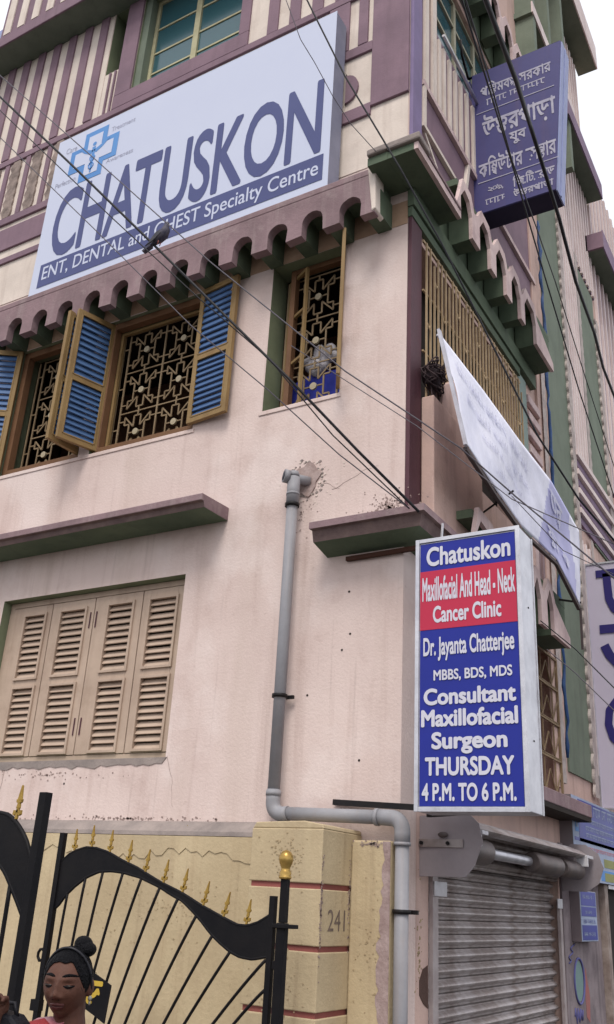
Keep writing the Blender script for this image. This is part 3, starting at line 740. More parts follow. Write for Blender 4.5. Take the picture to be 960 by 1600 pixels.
SOOT = mat('soot_stain', (.26, .19, .175), (.40, .31, .28), 30, .95, .3, 50)
def blotch(cx_, cz_, rx, rz, m, n, name, sd, smin=.004, smax=.016, y=0, fn=None):
    """scattered flecks of dirt or lost paint, thickest at the centre"""
    rnd = random.Random(sd); k = MB()
    for _ in range(n):
        a = rnd.uniform(0, 6.283); r = abs(rnd.gauss(0, .5)); u, v = cx_+rx*r*math.cos(a), cz_+rz*r*math.sin(a); s_ = rnd.uniform(smin, smax)
        k.prism([(u+s_*rnd.uniform(.6, 1.2)*math.cos(t+rnd.uniform(-.3, .3)), v+s_*rnd.uniform(.5, 1)*math.sin(t)) for t in [j*math.pi/3 for j in range(6)]], fn or XZ(y), -.0028, -.0006)
    o = k.build(name, m, B); o['kind'] = 'stuff'; return o
blotch(-.12, 4.22, .22, .16, SOOT, 260, 'soot_flecks', 1, .003, .010)
blotch(-.86, 4.30, .10, .45, SOOT, 60, 'soot_flecks', 2, .002, .007)
blotch(-3.1, 2.40, 1.0, .05, SOOT, 60, 'soot_flecks', 3, .003, .010)
blotch(-2.2, 2.075, 1.6, .03, SOOT, 110, 'soot_flecks', 4, .003, .012)
blotch(-.80, 4.56, .26, .26, CREAM, 90, 'lost_paint_flecks', 5, .003, .010)
DPL = mat('bared_render', (.42, .33, .21), (.33, .25, .15), 20, .95, .4, 50)
blotch(-.51, 1.83, .22, .16, DPL, 110, 'lost_paint_flecks', 8, .002, .008, y=-.5)
blotch(-.51, 1.15, .25, .35, DPL, 110, 'lost_paint_flecks', 9, .002, .007, y=-.5)
blotch(-.13, 1.93, .12, .02, SOOT, 50, 'soot_flecks', 10, .003, .009, y=-.14)
blotch(-.13, 1.4, .14, .45, DPL, 50, 'lost_paint_flecks', 11, .002, .008, y=-.14)
blotch(-1.7, 1.5, .9, .4, DPL, 160, 'lost_paint_flecks', 12, .002, .007, y=-.12)
PX = lambda x0_: (lambda u, v, d: (x0_-d, u, v))
blotch(-.49, 1.55, .02, .40, SOOT, 120, 'worn_edge_flecks', 13, .002, .008, fn=PX(-.262))
blotch(-.15, 1.6, .02, .35, SOOT, 70, 'worn_edge_flecks', 14, .002, .008, fn=PX(-.262))
blotch(.30, 1.3, .08, .5, DPL, 40, 'lost_paint_flecks', 15, .003, .012, fn=PX(0))
CRK = mat('hairline_crack', (.22, .15, .13), None, 5, .95, 0)
def crack(p0, d0, n, sd, w=.0015):
    rnd = random.Random(sd); x_, z_ = p0; ang = d0; pts_ = [(x_, -.0012, z_)]
    for _ in range(n): ang += rnd.uniform(-.5, .5); ang = d0+(ang-d0)*.8; x_ += .035*math.cos(ang); z_ += .035*math.sin(ang); pts_.append((x_, -.0012, z_))
    MB().tube(pts_, [w*(1-.7*i/n) for i in range(n+1)], 4).build('hairline_crack', CRK, B)
crack((-.60, 4.45), rad(20), 12, 1); crack((-.72, 4.52), rad(-35), 6, 2); crack((-1.9, 2.52), rad(-60), 11, 3); 
crack((-3.6, 2.45), rad(-75), 10, 7, .0018)

# ================================================================== DRAIN PIPE
P = thing('drain_pipe', 'grey plastic drain pipe running down the pink wall and round the gate pier', 'pipe', (.06, -.1, .12))
P.location = (0, 0, 0)
R_ = .0425
def bend(a, b, c_, n=6, r=.09):
    a, b, c_ = Vector(a), Vector(b), Vector(c_); p = b+(a-b).normalized()*r; q = b+(c_-b).normalized()*r
    return [p.lerp(b, t).lerp(b.lerp(q, t), t) for t in [k/n for k in range(n+1)]]
A0, A1, A2, A3, A4 = (-.885, -.095, 4.56), (-.885, -.095, 2.105), (.055, -.10, 2.085), (.062, -.10, .0), None
MB().tube([A0, (-.885, -.095, 2.22)], R_, 16).build('pipe_run', PVC, P)
MB().tube([(-.77, -.095, 2.107), (-.09, -.10, 2.088)], R_, 16).build('pipe_run', PVC, P)
MB().tube([(.062, -.10, 1.96), (.062, -.10, .12)], R_, 16).build('pipe_run', PVC, P)
MB().tube([(-.885, -.095, 2.26)]+bend((-.885, -.095, 2.3), A1, A2, 8, .085)+[(-.76, -.095, 2.107)], R_+.006, 16).build('elbow', PVC, P)
MB().tube([(-.10, -.10, 2.09)]+bend((-.2, -.10, 2.088), (.062, -.10, 2.084), (.062, -.10, 1.5), 8, .085)+[(.062, -.10, 1.93)], R_+.006, 16).build('elbow', PVC, P)
for p, q in (((-.885, -.095, 2.22), (-.885, -.095, 2.25)), ((-.12, -.1, 2.089), (-.095, -.1, 2.0885)), ((.062, -.1, 1.945), (.062, -.1, 1.925)), ((-.885, -.095, 4.43), (-.885, -.095, 4.41))):
    MB().tube([p, q], R_+.010, 16).build('socket_ring', PVC, P)
MB().tube([(-.885, -.095, 4.33), (-.885, -.095, 4.56)], R_+.007, 16).build('socket', PVC, P)
tee = MB().tube([(-.885, -.095, 4.565), (-.885, -.095, 4.61)], [R_+.006, R_*.8], 16).tube([(-.80, -.002, 4.55), (-.93, -.13, 4.565)], R_-.004, 14).build('tee', PVC, P)
MB().tube([(-.918, -.118, 4.564), (-.945, -.148, 4.567)], .053, 16).build('inspection_cap', PVC, P)
MB().tube([(-.943, -.146, 4.567), (-.949, -.152, 4.568)], .034, 12).build('cap_centre', mat('dark_grey_pvc', (.08, .08, .1), None), P)
for zz, xx in ((4.33, -.885), (2.885, -.885), (1.56, .062)):
    MB().tube([(xx, -.097, zz-.012), (xx, -.097, zz+.012)], R_+.013, 16).build('clamp', BLACK, P)
    if zz < 4: MB().box(xx-.075, xx+.08, -.05, -.03, zz-.012, zz+.012).build('clamp_strap', BLACK, P)

# ================================================================== BIG CLINIC SIGN
G = thing('clinic_signboard', 'large white signboard reading CHATUSKON above the scalloped ledge', 'signboard', (0, 0, 0))
sy0 = -.255
MB().box(-4.20, -.645, -.25, -.06, 7.175, 9.30).build('board', [SIGNSIDE], G)
MB().box(-4.205, -.64, sy0, -.2502, 7.17, 9.305).build('face', SIGNW, G)
F = XZ(sy0)
flat('blue_band', [(-4.10, 7.27), (-.695, 7.285), (-.695, 7.575), (-4.10, 7.565)], INK, G, F)
text('title_lettering', 'CHATUSKON', INK, G, (-4.03, -.73, 7.60, 8.50), F, bold=.018, kern=True)
text('subtitle_lettering', 'ENT, DENTAL and CHEST Specialty Centre', SIGNW, G, (-4.05, -.74, 7.305, 7.525), F, d=-.0045, bold=.008)
# cross emblem, outline of two overlapping crosses, with a winged staff
def cross(cx_, cz_, r, w): return [(cx_-w, cz_+r), (cx_+w, cz_+r), (cx_+w, cz_+w), (cx_+r, cz_+w), (cx_+r, cz_-w), (cx_+w, cz_-w), (cx_+w, cz_-r), (cx_-w, cz_-r), (cx_-w, cz_-w), (cx_-r, cz_-w), (cx_-r, cz_+w), (cx_-w, cz_+w)]
flat('emblem_cross', [(u, v) for u, v in cross(-3.62, 8.88, .345, .165)], SKYBLUE, G, F)
flat('emblem_inner', [(u, v) for u, v in cross(-3.62, 8.88, .275, .10)], SIGNW, G, F, d=-.0045)
m = MB().prism([(-3.63, 8.62), (-3.61, 8.62), (-3.595, 8.98), (-3.645, 8.98)], F, -.007, -.008)
for s_ in (-1, 1):
    m.prism([(-3.62, 8.93), (-3.62+s_*.22, 9.02), (-3.62+s_*.14, 8.94), (-3.62+s_*.04, 8.88)], F, -.007, -.008)
    m.tube([(-3.62+s_*.035*math.sin(t), sy0-.0085, 8.66+.035*t) for t in [k*.6 for k in range(10)]], .007, 5)
m.prism([(-3.62+.028*math.cos(a), 9.02+.028*math.sin(a)) for a in [k*math.pi/5 for k in range(10)]], F, -.007, -.008)
m.build('winged_staff', SKYBLUE, G)
text('small_word', 'Care', INKGREY, G, (-4.06, -3.90, 9.06, 9.14), F)
text('small_word', 'Treatment', INKGREY, G, (-3.40, -3.07, 9.09, 9.155), F)
text('small_word', 'Awareness', INKGREY, G, (-3.40, -3.03, 8.645, 8.705), F)
text('small_word', 'Perfection', INKGREY, G, (-4.13, -3.83, 8.60, 8.67), F)
m = MB()
m.build('rim', SIGNSIDE, G) if False else None

# ================================================================== BLUE VERTICAL LIGHT BOX
L = thing('clinic_light_box', 'tall blue and red light box sign listing clinic hours beside the roller shutter', 'sign', (0, 0, 0))
lx0, lx1, lz0, lz1, ly = .235, .92, 2.105, 3.795, -.30
m = MB(); m.box(lx0, lx1, ly, ly+.25, lz0, lz1); m.build('case', ALU, L, bevel=.004)
m = MB(); frame(m, lx0-.004, lx1+.004, lz0-.004, lz1+.004, .026, ly-.014, ly-.001); m.build('trim', ALU, L, bevel=.002)
F2 = XZ(ly)
flat('blue_panel', rect(.262, .893, 2.132, 3.765), BOXBLUE, L, F2, d=-.002)
flat('red_panel', rect(.262, .893, 3.188, 3.575), BOXRED, L, F2, d=-.0045)
for s_, a, b, c_, d_, bo in (('Chatuskon', .306, .864, 3.605, 3.738, .022), ('Maxillofacial And Head - Neck', .278, .885, 3.372, 3.535, .02), ('Cancer Clinic', .35, .795, 3.228, 3.338, .022),
                         ('Dr. Jayanta Chatterjee', .286, .868, 2.985, 3.138, .02), ('MBBS, BDS, MDS', .354, .85, 2.855, 2.93, .02), ('Consultant', .289, .868, 2.715, 2.818, .028),
                         ('Maxillofacial', .273, .875, 2.585, 2.69, .028), ('Surgeon', .34, .808, 2.425, 2.555, .028), ('THURSDAY', .299, .844, 2.302, 2.41, .026), ('4 P.M. TO 6 P.M.', .279, .85, 2.16, 2.262, .024)):
    text('lettering', s_, BOXTXT, L, (a, b, c_, d_), F2, d=-.0075, bold=bo*1.4)
for zz in (2.5, 3.3):
    MB().box(lx1+.0005, lx1+.004, ly+.12, ly+.13, zz, zz+.01).build('rivet', BLACK, L)
MB().box(lx1+.0005, lx1+.006, ly+.238, ly+.25, lz0, lz1).build('edge_trim', ALU, L)
MB().bar((.30, -.06, 3.80), (.30, -.02, 4.02), .012).build('hanger', ALU, L)
MB().bar((.6, -.06, 2.13), (.1, .2, 2.13), .025).build('hanger', BLACK, L)

# ================================================================== PURPLE BENGALI SIGN
T = thing('bengali_tin_sign', 'purple tin box sign with white Bengali lettering hung high over the street', 'sign', (0, 0, 0))
ty = 1.55
tc_ = [(-.02, 8.02), (.845, 8.02), (.985, 9.93), (-.01, 9.93)]
tc_ = [(-.03, 8.02), (.835, 8.02), (.985, 9.93), (.02, 9.93)]
MB().prism([(.0, 8.02), (.84, 8.02), (.965, 9.9), (.0, 9.9)], XZ(ty), 0, .001).build('x', TIN, T) if False else None
MB().prism(tc_, XZ(ty), 0, .02).build('face_sheet', TIN, T)
MB().prism([(tc_[1][0]-.004, 8.024), (tc_[1][0]+.012, 8.02), (tc_[2][0]+.012, 9.93), (tc_[2][0]-.004, 9.926)], XZ(ty), .021, .27).build('side_sheet', TINSIDE, T)
MB().prism([(tc_[1][0]+.0125, 8.03), (tc_[1][0]+.020, 8.03), (tc_[2][0]+.020, 9.92), (tc_[2][0]+.0125, 9.92)], XZ(ty), .12, .15).build('side_seam', TINSIDE, T)
MB().box(tc_[0][0], tc_[1][0]-.005, ty+.021, ty+.27, 8.02, 8.045).build('bottom_sheet', TINBOT, T)
MB().box(tc_[3][0], tc_[2][0]-.01, ty+.021, ty+.27, 9.90, 9.925).build('top_sheet', TINBOT, T)
MB().box(tc_[0][0]-.0, tc_[0][0]+.02, ty+.021, ty+.27, 8.05, 9.89).build('side_sheet', TIN, T)
F3 = XZ(ty)
def tt(s_, a, b, c_, d_, bo=.02): text('lettering', s_, TINTXT, T, (a, b, c_, d_), F3, d=-.003, bold=bo)
tt(['প', '\u09bf', ('শ', 'চ'), 'ম', 'ব', ('ঙ', 'গ'), ' ', 'স', 'র', 'ক', 'া', 'র'], .11, .87, 9.55, 9.75, .02)
marks('lettering', TINTXT, T, (.17, .80, 9.42, 9.51), F3, d=-.003, seed=3)
tt(['উ', ('ত', 'ত'), 'র', 'প', 'া', 'ড়', 'া'], .12, .89, 8.92, 9.30, .022)
tt('যুব', .40, .58, 8.76, 8.93, .02)
tt(['ক', 'ি', ('ম', 'প'), 'উ', 'ট', 'া', 'র', ' ', 'ে', 'স', ('ন', 'ট'), 'া', 'র'], .07, .87, 8.45, 8.72, .02)
tt(['ি', 'জ', '.', 'ি', 'ট', '.', 'ে', 'র', 'া', 'ড'], .42, .84, 8.21, 8.36, .025)
tt(['উ', ('ত', 'ত'), 'র', 'প', 'া', 'ড়', 'া'], .42, .82, 8.06, 8.19, .025)
tt('২০৯,', .16, .32, 8.24, 8.32, .012)
marks('lettering', TINTXT, T, (.13, .34, 8.09, 8.17), F3, d=-.003, seed=4)
for zz in (9.34, 8.40): flat('rule', rect(.06, .89, zz, zz+.010), TINTXT, T, F3, d=-.003)
MB().tube([(-.03, ty+.02, 9.93), (.97, ty+.02, 9.94)], .014, 6).build('support_rod', BLACK, T)
MB().tube([(-.03, ty+.02, 9.93), (.02, 1.25, 9.94), (.03, 1.2, 10.1)], .014, 6).build('support_rod', BLACK, T)

# ================================================================== CLOTH BANNER
BN = thing('cloth_banner', 'long white cloth banner on a frame leaning out below the bar grille', 'banner', (0, 0, 0))
topl = [(.30, -.05, 5.545), (.37, .65, 5.43), (.42, 1.4, 5.32), (.46, 2.2, 5.26), (.485, 3.0, 5.06)]
botl = [(.497, -.05, 4.575), (.46, .65, 4.52), (.40, 1.45, 4.53), (.42, 2.4, 4.56), (.45, 3.0, 4.30)]
def lerpl(L_, t):
    n = len(L_)-1; k = min(int(t*n), n-1); f = t*n-k; return Vector(L_[k]).lerp(Vector(L_[k+1]), f)
NU, NV = 90, 26; vs = []
for i in range(NU+1):
    t = i/NU
    for j in range(NV+1):
        s_ = j/NV; p = lerpl(topl, t).lerp(lerpl(botl, t), s_)
        fold = .014*math.sin(s_*3.1)*math.sin(t*19+s_*3)+.008*math.sin(t*47-s_*9)*s_*(1-s_)*3 + .02*math.sin(math.pi*s_)*math.sin(t*6)
        vs.append((p.x+fold, p.y, p.z+.3*fold))
mi = lambda i, j: 1 if (i/NU > .60+.13*(1-j/NV)) and not (i/NU > .9+.06*(j/NV)) else 0
mb = MB()
mb.v = vs
for i in range(NU):
    for j in range(NV):
        a = i*(NV+1)+j; mb.f.append((a, a+1, a+NV+2, a+NV+1)); mb.mi.append(mi(i, j)); mb.sm.append(True)
clo = mb.build('sheet', [CLOTH, CLOTHV], BN, recalc=False)
so = clo.modifiers.new('thick', 'SOLIDIFY'); so.thickness = .004
def BF(u, v, d):      # print on the banner: u 0..1 along, v 0..1 up
    p = lerpl(topl, u).lerp(lerpl(botl, u), 1-v); s_ = 1-v
    fold = .014*math.sin(s_*3.1)*math.sin(u*19+s_*3)+.008*math.sin(u*47-s_*9)*s_*(1-s_)*3+.02*math.sin(math.pi*s_)*math.sin(u*6)
    return (p.x+fold+.012, p.y, p.z+.3*fold+.002)
FADE = mat('faded_banner_ink', (.48, .49, .62), (.74, .74, .86), 30, .8, 0)
BWHITE = mat('banner_white_print', (.7, .7, .86), None, 3, .8, 0)
for k, (a, b, z0_, z1_) in enumerate(((.05, .57, .72, .86), (.09, .57, .52, .63), (.17, .55, .34, .43), (.26, .52, .17, .24))): marks('faded_print', FADE, BN, (a, b, z0_, z1_), BF, seed=31+k, head=False)
text('white_print', 'যুব ক', BWHITE, BN, (.68, .90, .12, .34), BF, bold=.02)
text('white_print', 'তর', BWHITE, BN, (.72, .84, .60, .85), BF, bold=.02)
WOODW = mat('pale_batten', (.55, .55, .62), (.40, .38, .42), 8, .7, .2)
MB().bar(Vector(topl[0])+Vector((0, -.02, .02)), Vector(botl[0])+Vector((0, -.02, -.02)), .045, .02).build('batten', WOODW, BN)
for k in range(4): MB().bar(Vector(botl[k])+Vector((-.015, 0, -.03)), Vector(botl[k+1])+Vector((-.015, 0, -.03)), .03, .03).build('batten', mat('grey_batten', (.10, .08, .08), None, 5) if k == 0 else bpy.data.materials['grey_batten'], BN)
for k in range(4): MB().bar(Vector(topl[k])+Vector((-.02, 0, .0)), Vector(topl[k+1])+Vector((-.02, 0, .0)), .02, .02).build('batten', WOODW, BN)
MB().bar((.03, 1.3, 4.60), (.48, 1.0, 4.66), .012, .012).build('stay', BLACK, BN)
MB().bar((.0, 2.9, 4.42), (.46, 3.0, 4.33), .016, .016).build('stay', BLACK, BN)
MB().bar((.45, 3.0, 4.28), (.42, 3.1, 3.9), .02, .02).build('stay', bpy.data.materials['grey_batten'], BN)
MB().bar((.0, 2.0, 5.3), (.44, 2.0, 5.25), .016, .016).build('stay', BLACK, BN)

# ================================================================== BUNDLE OF WIRES
random.seed(21); m = MB()
for k in range(46):
    c0 = Vector((.10+random.uniform(-.02, .05), random.uniform(.22, .40), 5.42+random.uniform(-.10, .08)))
    pts_ = []; a0 = random.uniform(0, 6.3); rr = random.uniform(.03, .09)
    for i in range(9):
        a = a0+i*.62; pts_.append(c0+Vector((.03*math.sin(a*1.7), rr*math.cos(a), rr*.7*math.sin(a))))
    m.tube(pts_, .006, 5)
for k in range(12):
    y = random.uniform(.2, .48); m.tube([(.10, y, 5.35), (.11, y+random.uniform(-.03, .03), 5.15), (.10, y+random.uniform(-.05, .05), 5.0-random.uniform(0, .12))], .006, 5)
m.ball((.08, .31, 5.41), (.07, .13, .11))
tag(m.build('wire_bundle', BUNDLE), 'tangled dark bundle of old wires stuffed beside the corner strip', 'wires')

# ================================================================== ROLLER SHUTTER
RS = thing('roller_shutter', 'closed grey steel roller shutter with open drum and octagonal end plates', 'shutter', (0, 0, 0))
p_ = .0875; y0, y1 = .50, 3.30
prof = []
for k in range(9):
    t = k/8; prof.append((-.062+.034*math.sin(math.pi*t)**.8, .018+t*(p_-.036)))
sl = MB()
outer = [(-.080, .0), (-.062, .004), (-.058, .012)]+prof+[(-.058, p_-.012), (-.064, p_-.006), (-.080, p_-.0005)]
sl.prism([(u, v) for u, v in outer]+[(-.084, p_-.0005), (-.084, .0)], lambda u, v, d: (u, d, v), y0, y1)
slm = sl.mesh('slat', [SLAT]); bmm = bmesh.new(); bmm.from_mesh(slm); bmesh.ops.recalc_face_normals(bmm, faces=bmm.faces); bmm.to_mesh(slm); bmm.free()
for k in range(21): link('slat', slm, RS, (0, 0, .03+p_*k))
# slats climbing on to the drum
cxr, czr, rr = .165, 1.945, .17
for k in range(6):
    a = math.pi+rad(18)-k*rad(27)
    o = link('slat', slm, RS, (cxr+(rr+.03)*math.cos(a), 0, czr+(rr+.03)*math.sin(a)-.03)); 
    o.matrix_local = Matrix.Translation((cxr, 0, czr)) @ Matrix.Rotation(k*rad(27)-rad(14), 4, 'Y') @ Matrix.Translation((-rr+.065, 0, -p_/2))
MB().tube([(cxr+.02, .32, czr+.015), (cxr+.02, 3.38, czr+.015)], .036, 14).build('axle', ALU, RS)
for a, b, r in ((.34, .95, .085), (1.95, 2.65, .08), (2.75, 3.3, .075)):
    MB().tube([(cxr+.04, a, czr+.01), (cxr+.04, a+.04, czr+.01), (cxr+.04, b-.04, czr+.01), (cxr+.04, b, czr+.01)], [r*.85, r, r, r*.8], 16).build('spring_drum', DARKROLL, RS)
def plate(y, s_=1.0):
    pl = [(.0, 2.135), (.34*s_, 2.15), (.405*s_, 2.09), (.425*s_, 1.98), (.37*s_, 1.84), (.31*s_, 1.775), (.0, 1.77)]
    return MB().prism(pl, XZ(y), 0, .006).build('end_plate', PLATE, RS, bevel=.001)
plate(.295)
pl = [(.02, 2.12), (.12, 2.19), (.25, 2.185), (.36, 2.11), (.40, 1.99), (.35, 1.86), (.24, 1.79), (.0, 1.79)]
MB().prism(pl, XZ(3.42), 0, .006).build('end_plate', PLATE, RS)
MB().box(-.08, .30, .283, .294, 1.945, 1.995).build('plate_bar', STEEL, RS, bevel=.002)
for xx in (.02, .2): MB().tube([(xx, .28, 1.97), (xx, .27, 1.97)], .012, 8).build('bolt', BLACK, RS)
MB().ball((.17, .275, 2.02), (.035, .012, .018)).build('rust_lump', DARKROLL, RS)
WHP = mat('white_bracket_paint', (.62, .62, .66), (.5, .48, .5), 8, .5, .1)
MB().box(.30, .42, .31, .42, 2.03, 2.055).box(.31, .41, .31, .33, 1.96, 2.03).box(.29, .30, .31, .42, 1.98, 2.10).build('bracket', WHP, RS, bevel=.003)
MB().box(.22, .32, 3.20, 3.40, 2.06, 2.085).box(.22, .32, 3.20, 3.22, 1.99, 2.06).build('bracket', WHP, RS, bevel=.003)
MB().prism([(.05, 2.15), (.15, 2.155), (.16, 2.115), (.14, 2.115), (.05, 2.13)], lambda u, v, d: (u, d, v), .31, 3.40).build('hood_rail', STEEL, RS)
MB().box(.001, .03, .445, .535, .02, 1.78).build('guide_rail', mat('pale_guide_rail', (.42, .37, .37), (.3, .25, .25), 6, .5, .1, streak=.4, dirt=(.15, .08, .06), dirt_amt=.3), RS, bevel=.003)
MB().box(.001, .03, 3.28, 3.345, .02, 1.72).build('guide_rail', bpy.data.materials['pale_guide_rail'], RS, bevel=.003)
MB().box(.031, .04, .45, .66, 1.66, 1.75).build('guide_cap', WHP, RS, bevel=.003)
MB().box(.031, .04, 3.20, 3.34, 1.64, 1.72).build('guide_cap', WHP, RS, bevel=.003)
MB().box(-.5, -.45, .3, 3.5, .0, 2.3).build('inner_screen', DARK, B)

# ================================================================== NEIGHBOUR BUILDING ALONG THE STREET
N = thing('street_row_building', 'pink purple and green ribbed building continuing down the street behind the signs', 'building')
HI = 15.6
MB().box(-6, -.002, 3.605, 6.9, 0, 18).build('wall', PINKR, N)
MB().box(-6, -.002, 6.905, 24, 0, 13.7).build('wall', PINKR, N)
NP = mat('dusty_purple_paint', (.27, .19, .28), (.21, .15, .22), 2, .8, .2, 50, streak=.5, dirt=(.14, .1, .12), dirt_amt=.3)
NC = mat('dusty_cream_paint', (.76, .66, .64), (.64, .53, .52), 2, .85, .2, 50, streak=.4, dirt=(.3, .22, .22), dirt_amt=.3)
def yb(name, a, b, z0, z1, m, d0=.0, d1=.03, par=N): return MB().box(d0, d1, a, b, z0, z1).build(name, m, par)
yb('green_strip', 3.90, 4.78, 2.9, 10.8, GREENL, .0, .02)
yb('green_strip', 5.72, 6.72, 5.95, 10.4, GREENL, .0, .02)
WAVE = mat('weathered_wavy_plaster', (.52, .46, .43), (.34, .28, .27), 8, .9, .4, 40, dirt=(.2, .12, .11), dirt_amt=.4)
def wavy(y, z0, z1, w, s_, m=WAVE, d1=.05, amp=.035, per_=.16):
    pts = [(y, z0)]; n = int((z1-z0)/(per_/6)); 
    for k in range(n+1):
        z = z0+(z1-z0)*k/n; pts.append((y+s_*(w+amp*abs(math.sin(math.pi*z/per_))), z))
    pts.append((y, z1)); 
    bm = bmesh.new()
    for k in range(len(pts)-3):
        a, b = pts[k+1], pts[k+2]
        q = [(0.0, y, a[1]), (0, a[0], a[1]), (0, b[0], b[1]), (0, y, b[1])]
        v0 = [bm.verts.new((.021, c_[1], c_[2])) for c_ in q]; v1 = [bm.verts.new((d1, c_[1], c_[2])) for c_ in q]
        bm.faces.new(v1); bm.faces.new((v0[1], v1[1], v1[2], v0[2]))
    bmesh.ops.recalc_face_normals(bm, faces=bm.faces)
    me = bpy.data.meshes.new('wavy_trim'); bm.to_mesh(me); bm.free(); me.materials.append(m); return link('wavy_trim', me, N)
wavy(3.52, 2.75, 7.6, .12, 1); wavy(4.92, 2.75, 10.5, .14, -1); wavy(5.60, 6.9, 10.5, .12, 1); wavy(6.85, 6.4, 10, .14, -1)
wavy(5.35, 4.2, 5.9, .1, 1)
yb('pink_pilaster', 3.40, 3.58, 2.7, 10.6, PINKR, .0, .03)
random.seed(4); m = MB()
zz = 3.0; pts_ = []
while zz < 9.6: pts_.append((.055+.02*random.random(), 3.72+random.uniform(-.03, .03), zz)); zz += .12
m.tube(pts_, [.009+.014*random.random() for _ in pts_], 6)
tag(m.build('tarpaulin_roll', TARP), 'rolled blue tarpaulin hanging in the gap beside the green strip', 'tarpaulin')
x = 4.93; ribs_ = []
while x < 5.58: yb('rib', x, x+.05, 6.95, 13.5 if x > 5.0 else 10.8, NC if int(x*100) % 2 else NC, .0, .045); yb('rib', x+.055, x+.085, 6.95, 12.5, NP, .0, .03); x += .125
yb('rib', 4.85, 5.6, 5.9, 5.93, NC, .0, .05) if False else None
x = 5.6
while x < 6.85: yb('rib', x, x+.055, 10.45, 15.4 if x < 6.8 else 13, NC, .0, .045); yb('rib', x+.065, x+.12, 10.45, 13.5, NP, .0, .028); x += .16
x = 6.95
while x < 14: yb('rib', x, x+.07, 7.2 if x > 7.0 else 7.2, 13.6, NC, .0, .045); yb('rib', x+.09, x+.2, 7.2, 13.6, NP, .0, .025); x += .27
for k in range(4):      # stepped horizontal mouldings
    z = 6.86-k*.26; yb('string_course', 4.9+.0*k, 12, z, z+.07, NC, .0, .07-.0*k); yb('string_course', 4.9, 12, z-.10, z-.005, NP, .0, .03)
for y in (4.95, 5.12, 5.30): yb('rib', y, y+.06, 3.0, 5.75, NC, .0, .04)
# green niche
pts = [(5.62, 4.2), (5.62, 5.1), (5.75, 5.5), (5.95, 5.65), (6.2, 5.4), (6.35, 5.0), (6.35, 4.2)]
MB().prism(pts, YZ(0), .0, .06).build('green_niche', GREEN, N)
yb('ledge_block', 7.3, 8.2, 7.0, 7.25, NC, .0, .25); yb('ledge_block', 7.3, 8.2, 6.85, 6.995, NP, .0, .22)
yb('bracket', 7.35, 8.0, 6.3, 6.84, GREEN, .0, .2)
# scroll ornament
m = MB().tube([(.05, 3.35+.14*math.cos(t)*(1-.05*t), 5.55+.38*math.sin(t)*(1-.05*t)) for t in [k*.5-1.6 for k in range(12)]], .022, 6)
m.build('scroll_ornament', FASC, N)
# overhanging slabs
def slab(xo, a, b, z, zf, fm=NP):
    MB().box(.0, xo-.02, a, b, z, z+.1).build('overhang_slab', GREENL, N)
    MB().box(xo-.02, xo, a-.0, b+.0, z-.0, z+zf).build('slab_fascia', fm, N)
slab(.345, 3.4, 7.2, 15.6, .55, NC)
slab(.285, 4.9, 6.9, 12.41, .30, NP)
slab(.29, 6.6, 11.5, 11.2, .35, NP)
MB().box(.0, .29, 6.56, 6.598, 11.2, 11.5).build('slab_end', PURP, N)
slab(.265, 3.3, 5.4, 12.75, .2, NC)
# column of green piers below the top slab
for y in (3.35, 4.15, 5.0): yb('green_pier', y, y+.12, 11.5, 15.55, GREENL, .0, .25)
# near-black sheet for the shaded door opening, and stained wall at street level
yb('stained_wall', 3.40, 4.70, 0, 2.2, STAINW, .0, .02)
yb('door_post', 4.72, 4.85, 0, 1.95, mat('worn_post', (.36, .30, .27), (.2, .15, .13), 8, .8, .3, streak=.5), .0, .08)
yb('door_shade_sheet', 4.86, 6.5, 0, 1.95, DARK, .0, .01)  # shade of the opening put into the colour of a flat sheet
yb('door_lintel', 4.86, 6.5, 1.86, 1.92, ALU, .011, .09)
m = MB()
def ringp(cy_, cz_, ry, rz, r, n=24): return [(.026, cy_+ry*math.cos(2*math.pi*k/n), cz_+rz*math.sin(2*math.pi*k/n)) for k in range(n+1)]
MB().prism([(3.80+.14*math.cos(2*math.pi*k/20), 1.05+.165*math.sin(2*math.pi*k/20)) for k in range(20)], YZ(0), .0205, .022).build('graffiti_disc', CYAN, N)
MB().tube(ringp(3.80, 1.05, .16, .185, 0), .010, 5, caps=False).build('graffiti_ring', BLUEG, N)
GSC = lambda u, v, d: (.024, u, v)
MB().tube([(.025, 3.5+.012*k+.05*math.sin(k*1.1), 1.20+.012*k) for k in range(14)], .006, 5).build('graffiti_scrawl', BLUEG, N)
MB().tube([(.025, 3.6+.02*k, .78+.06*math.sin(k*1.5)) for k in range(14)], .007, 5).build('graffiti_scrawl', BLUEG, N)
MB().prism([(3.98, 1.1), (4.05, 1.15), (4.14, .9), (4.10, .7), (4.0, .75)], YZ(0), .0205, .022).build('graffiti_smear', REDG, N)

# ================================================================== LILAC BENGALI BOARD
K = thing('lilac_bengali_board', 'grey lilac board with huge dark Bengali letters at the right edge', 'sign')
MB().box(.032, 1.6, 5.0, 5.05, 2.65, 5.44).build('panel', LILAC, K)
m = MB(); frame(m, .03, 1.602, 2.648, 5.442, .02, 4.985, 4.999); m.build('rim', ALU, K)
F5 = XZ(4.999)
def stroke(pts_, w): return MB().tube([(u, 4.995, v) for u, v in pts_], w, 6)
def spix(lst_, w, nm='letter_stroke'):
    m = MB()
    for q, (a, b) in enumerate(zip(lst_, lst_[1:])): m.bar((a[0], 4.992, a[1]), (b[0], 4.992, b[1]), w, .008+.0012*q, ref=(0, 1, 0))
    for a in lst_[1:-1]: m.prism([(a[0]+w/2*math.cos(t), a[1]+w/2*math.sin(t)) for t in [k*math.pi/5 for k in range(10)]], XZ(4.992), -.0034, .0034)
    return m.build(nm, NAVY, K)
spix([(.16, 5.30), (.60, 5.30)], .09)
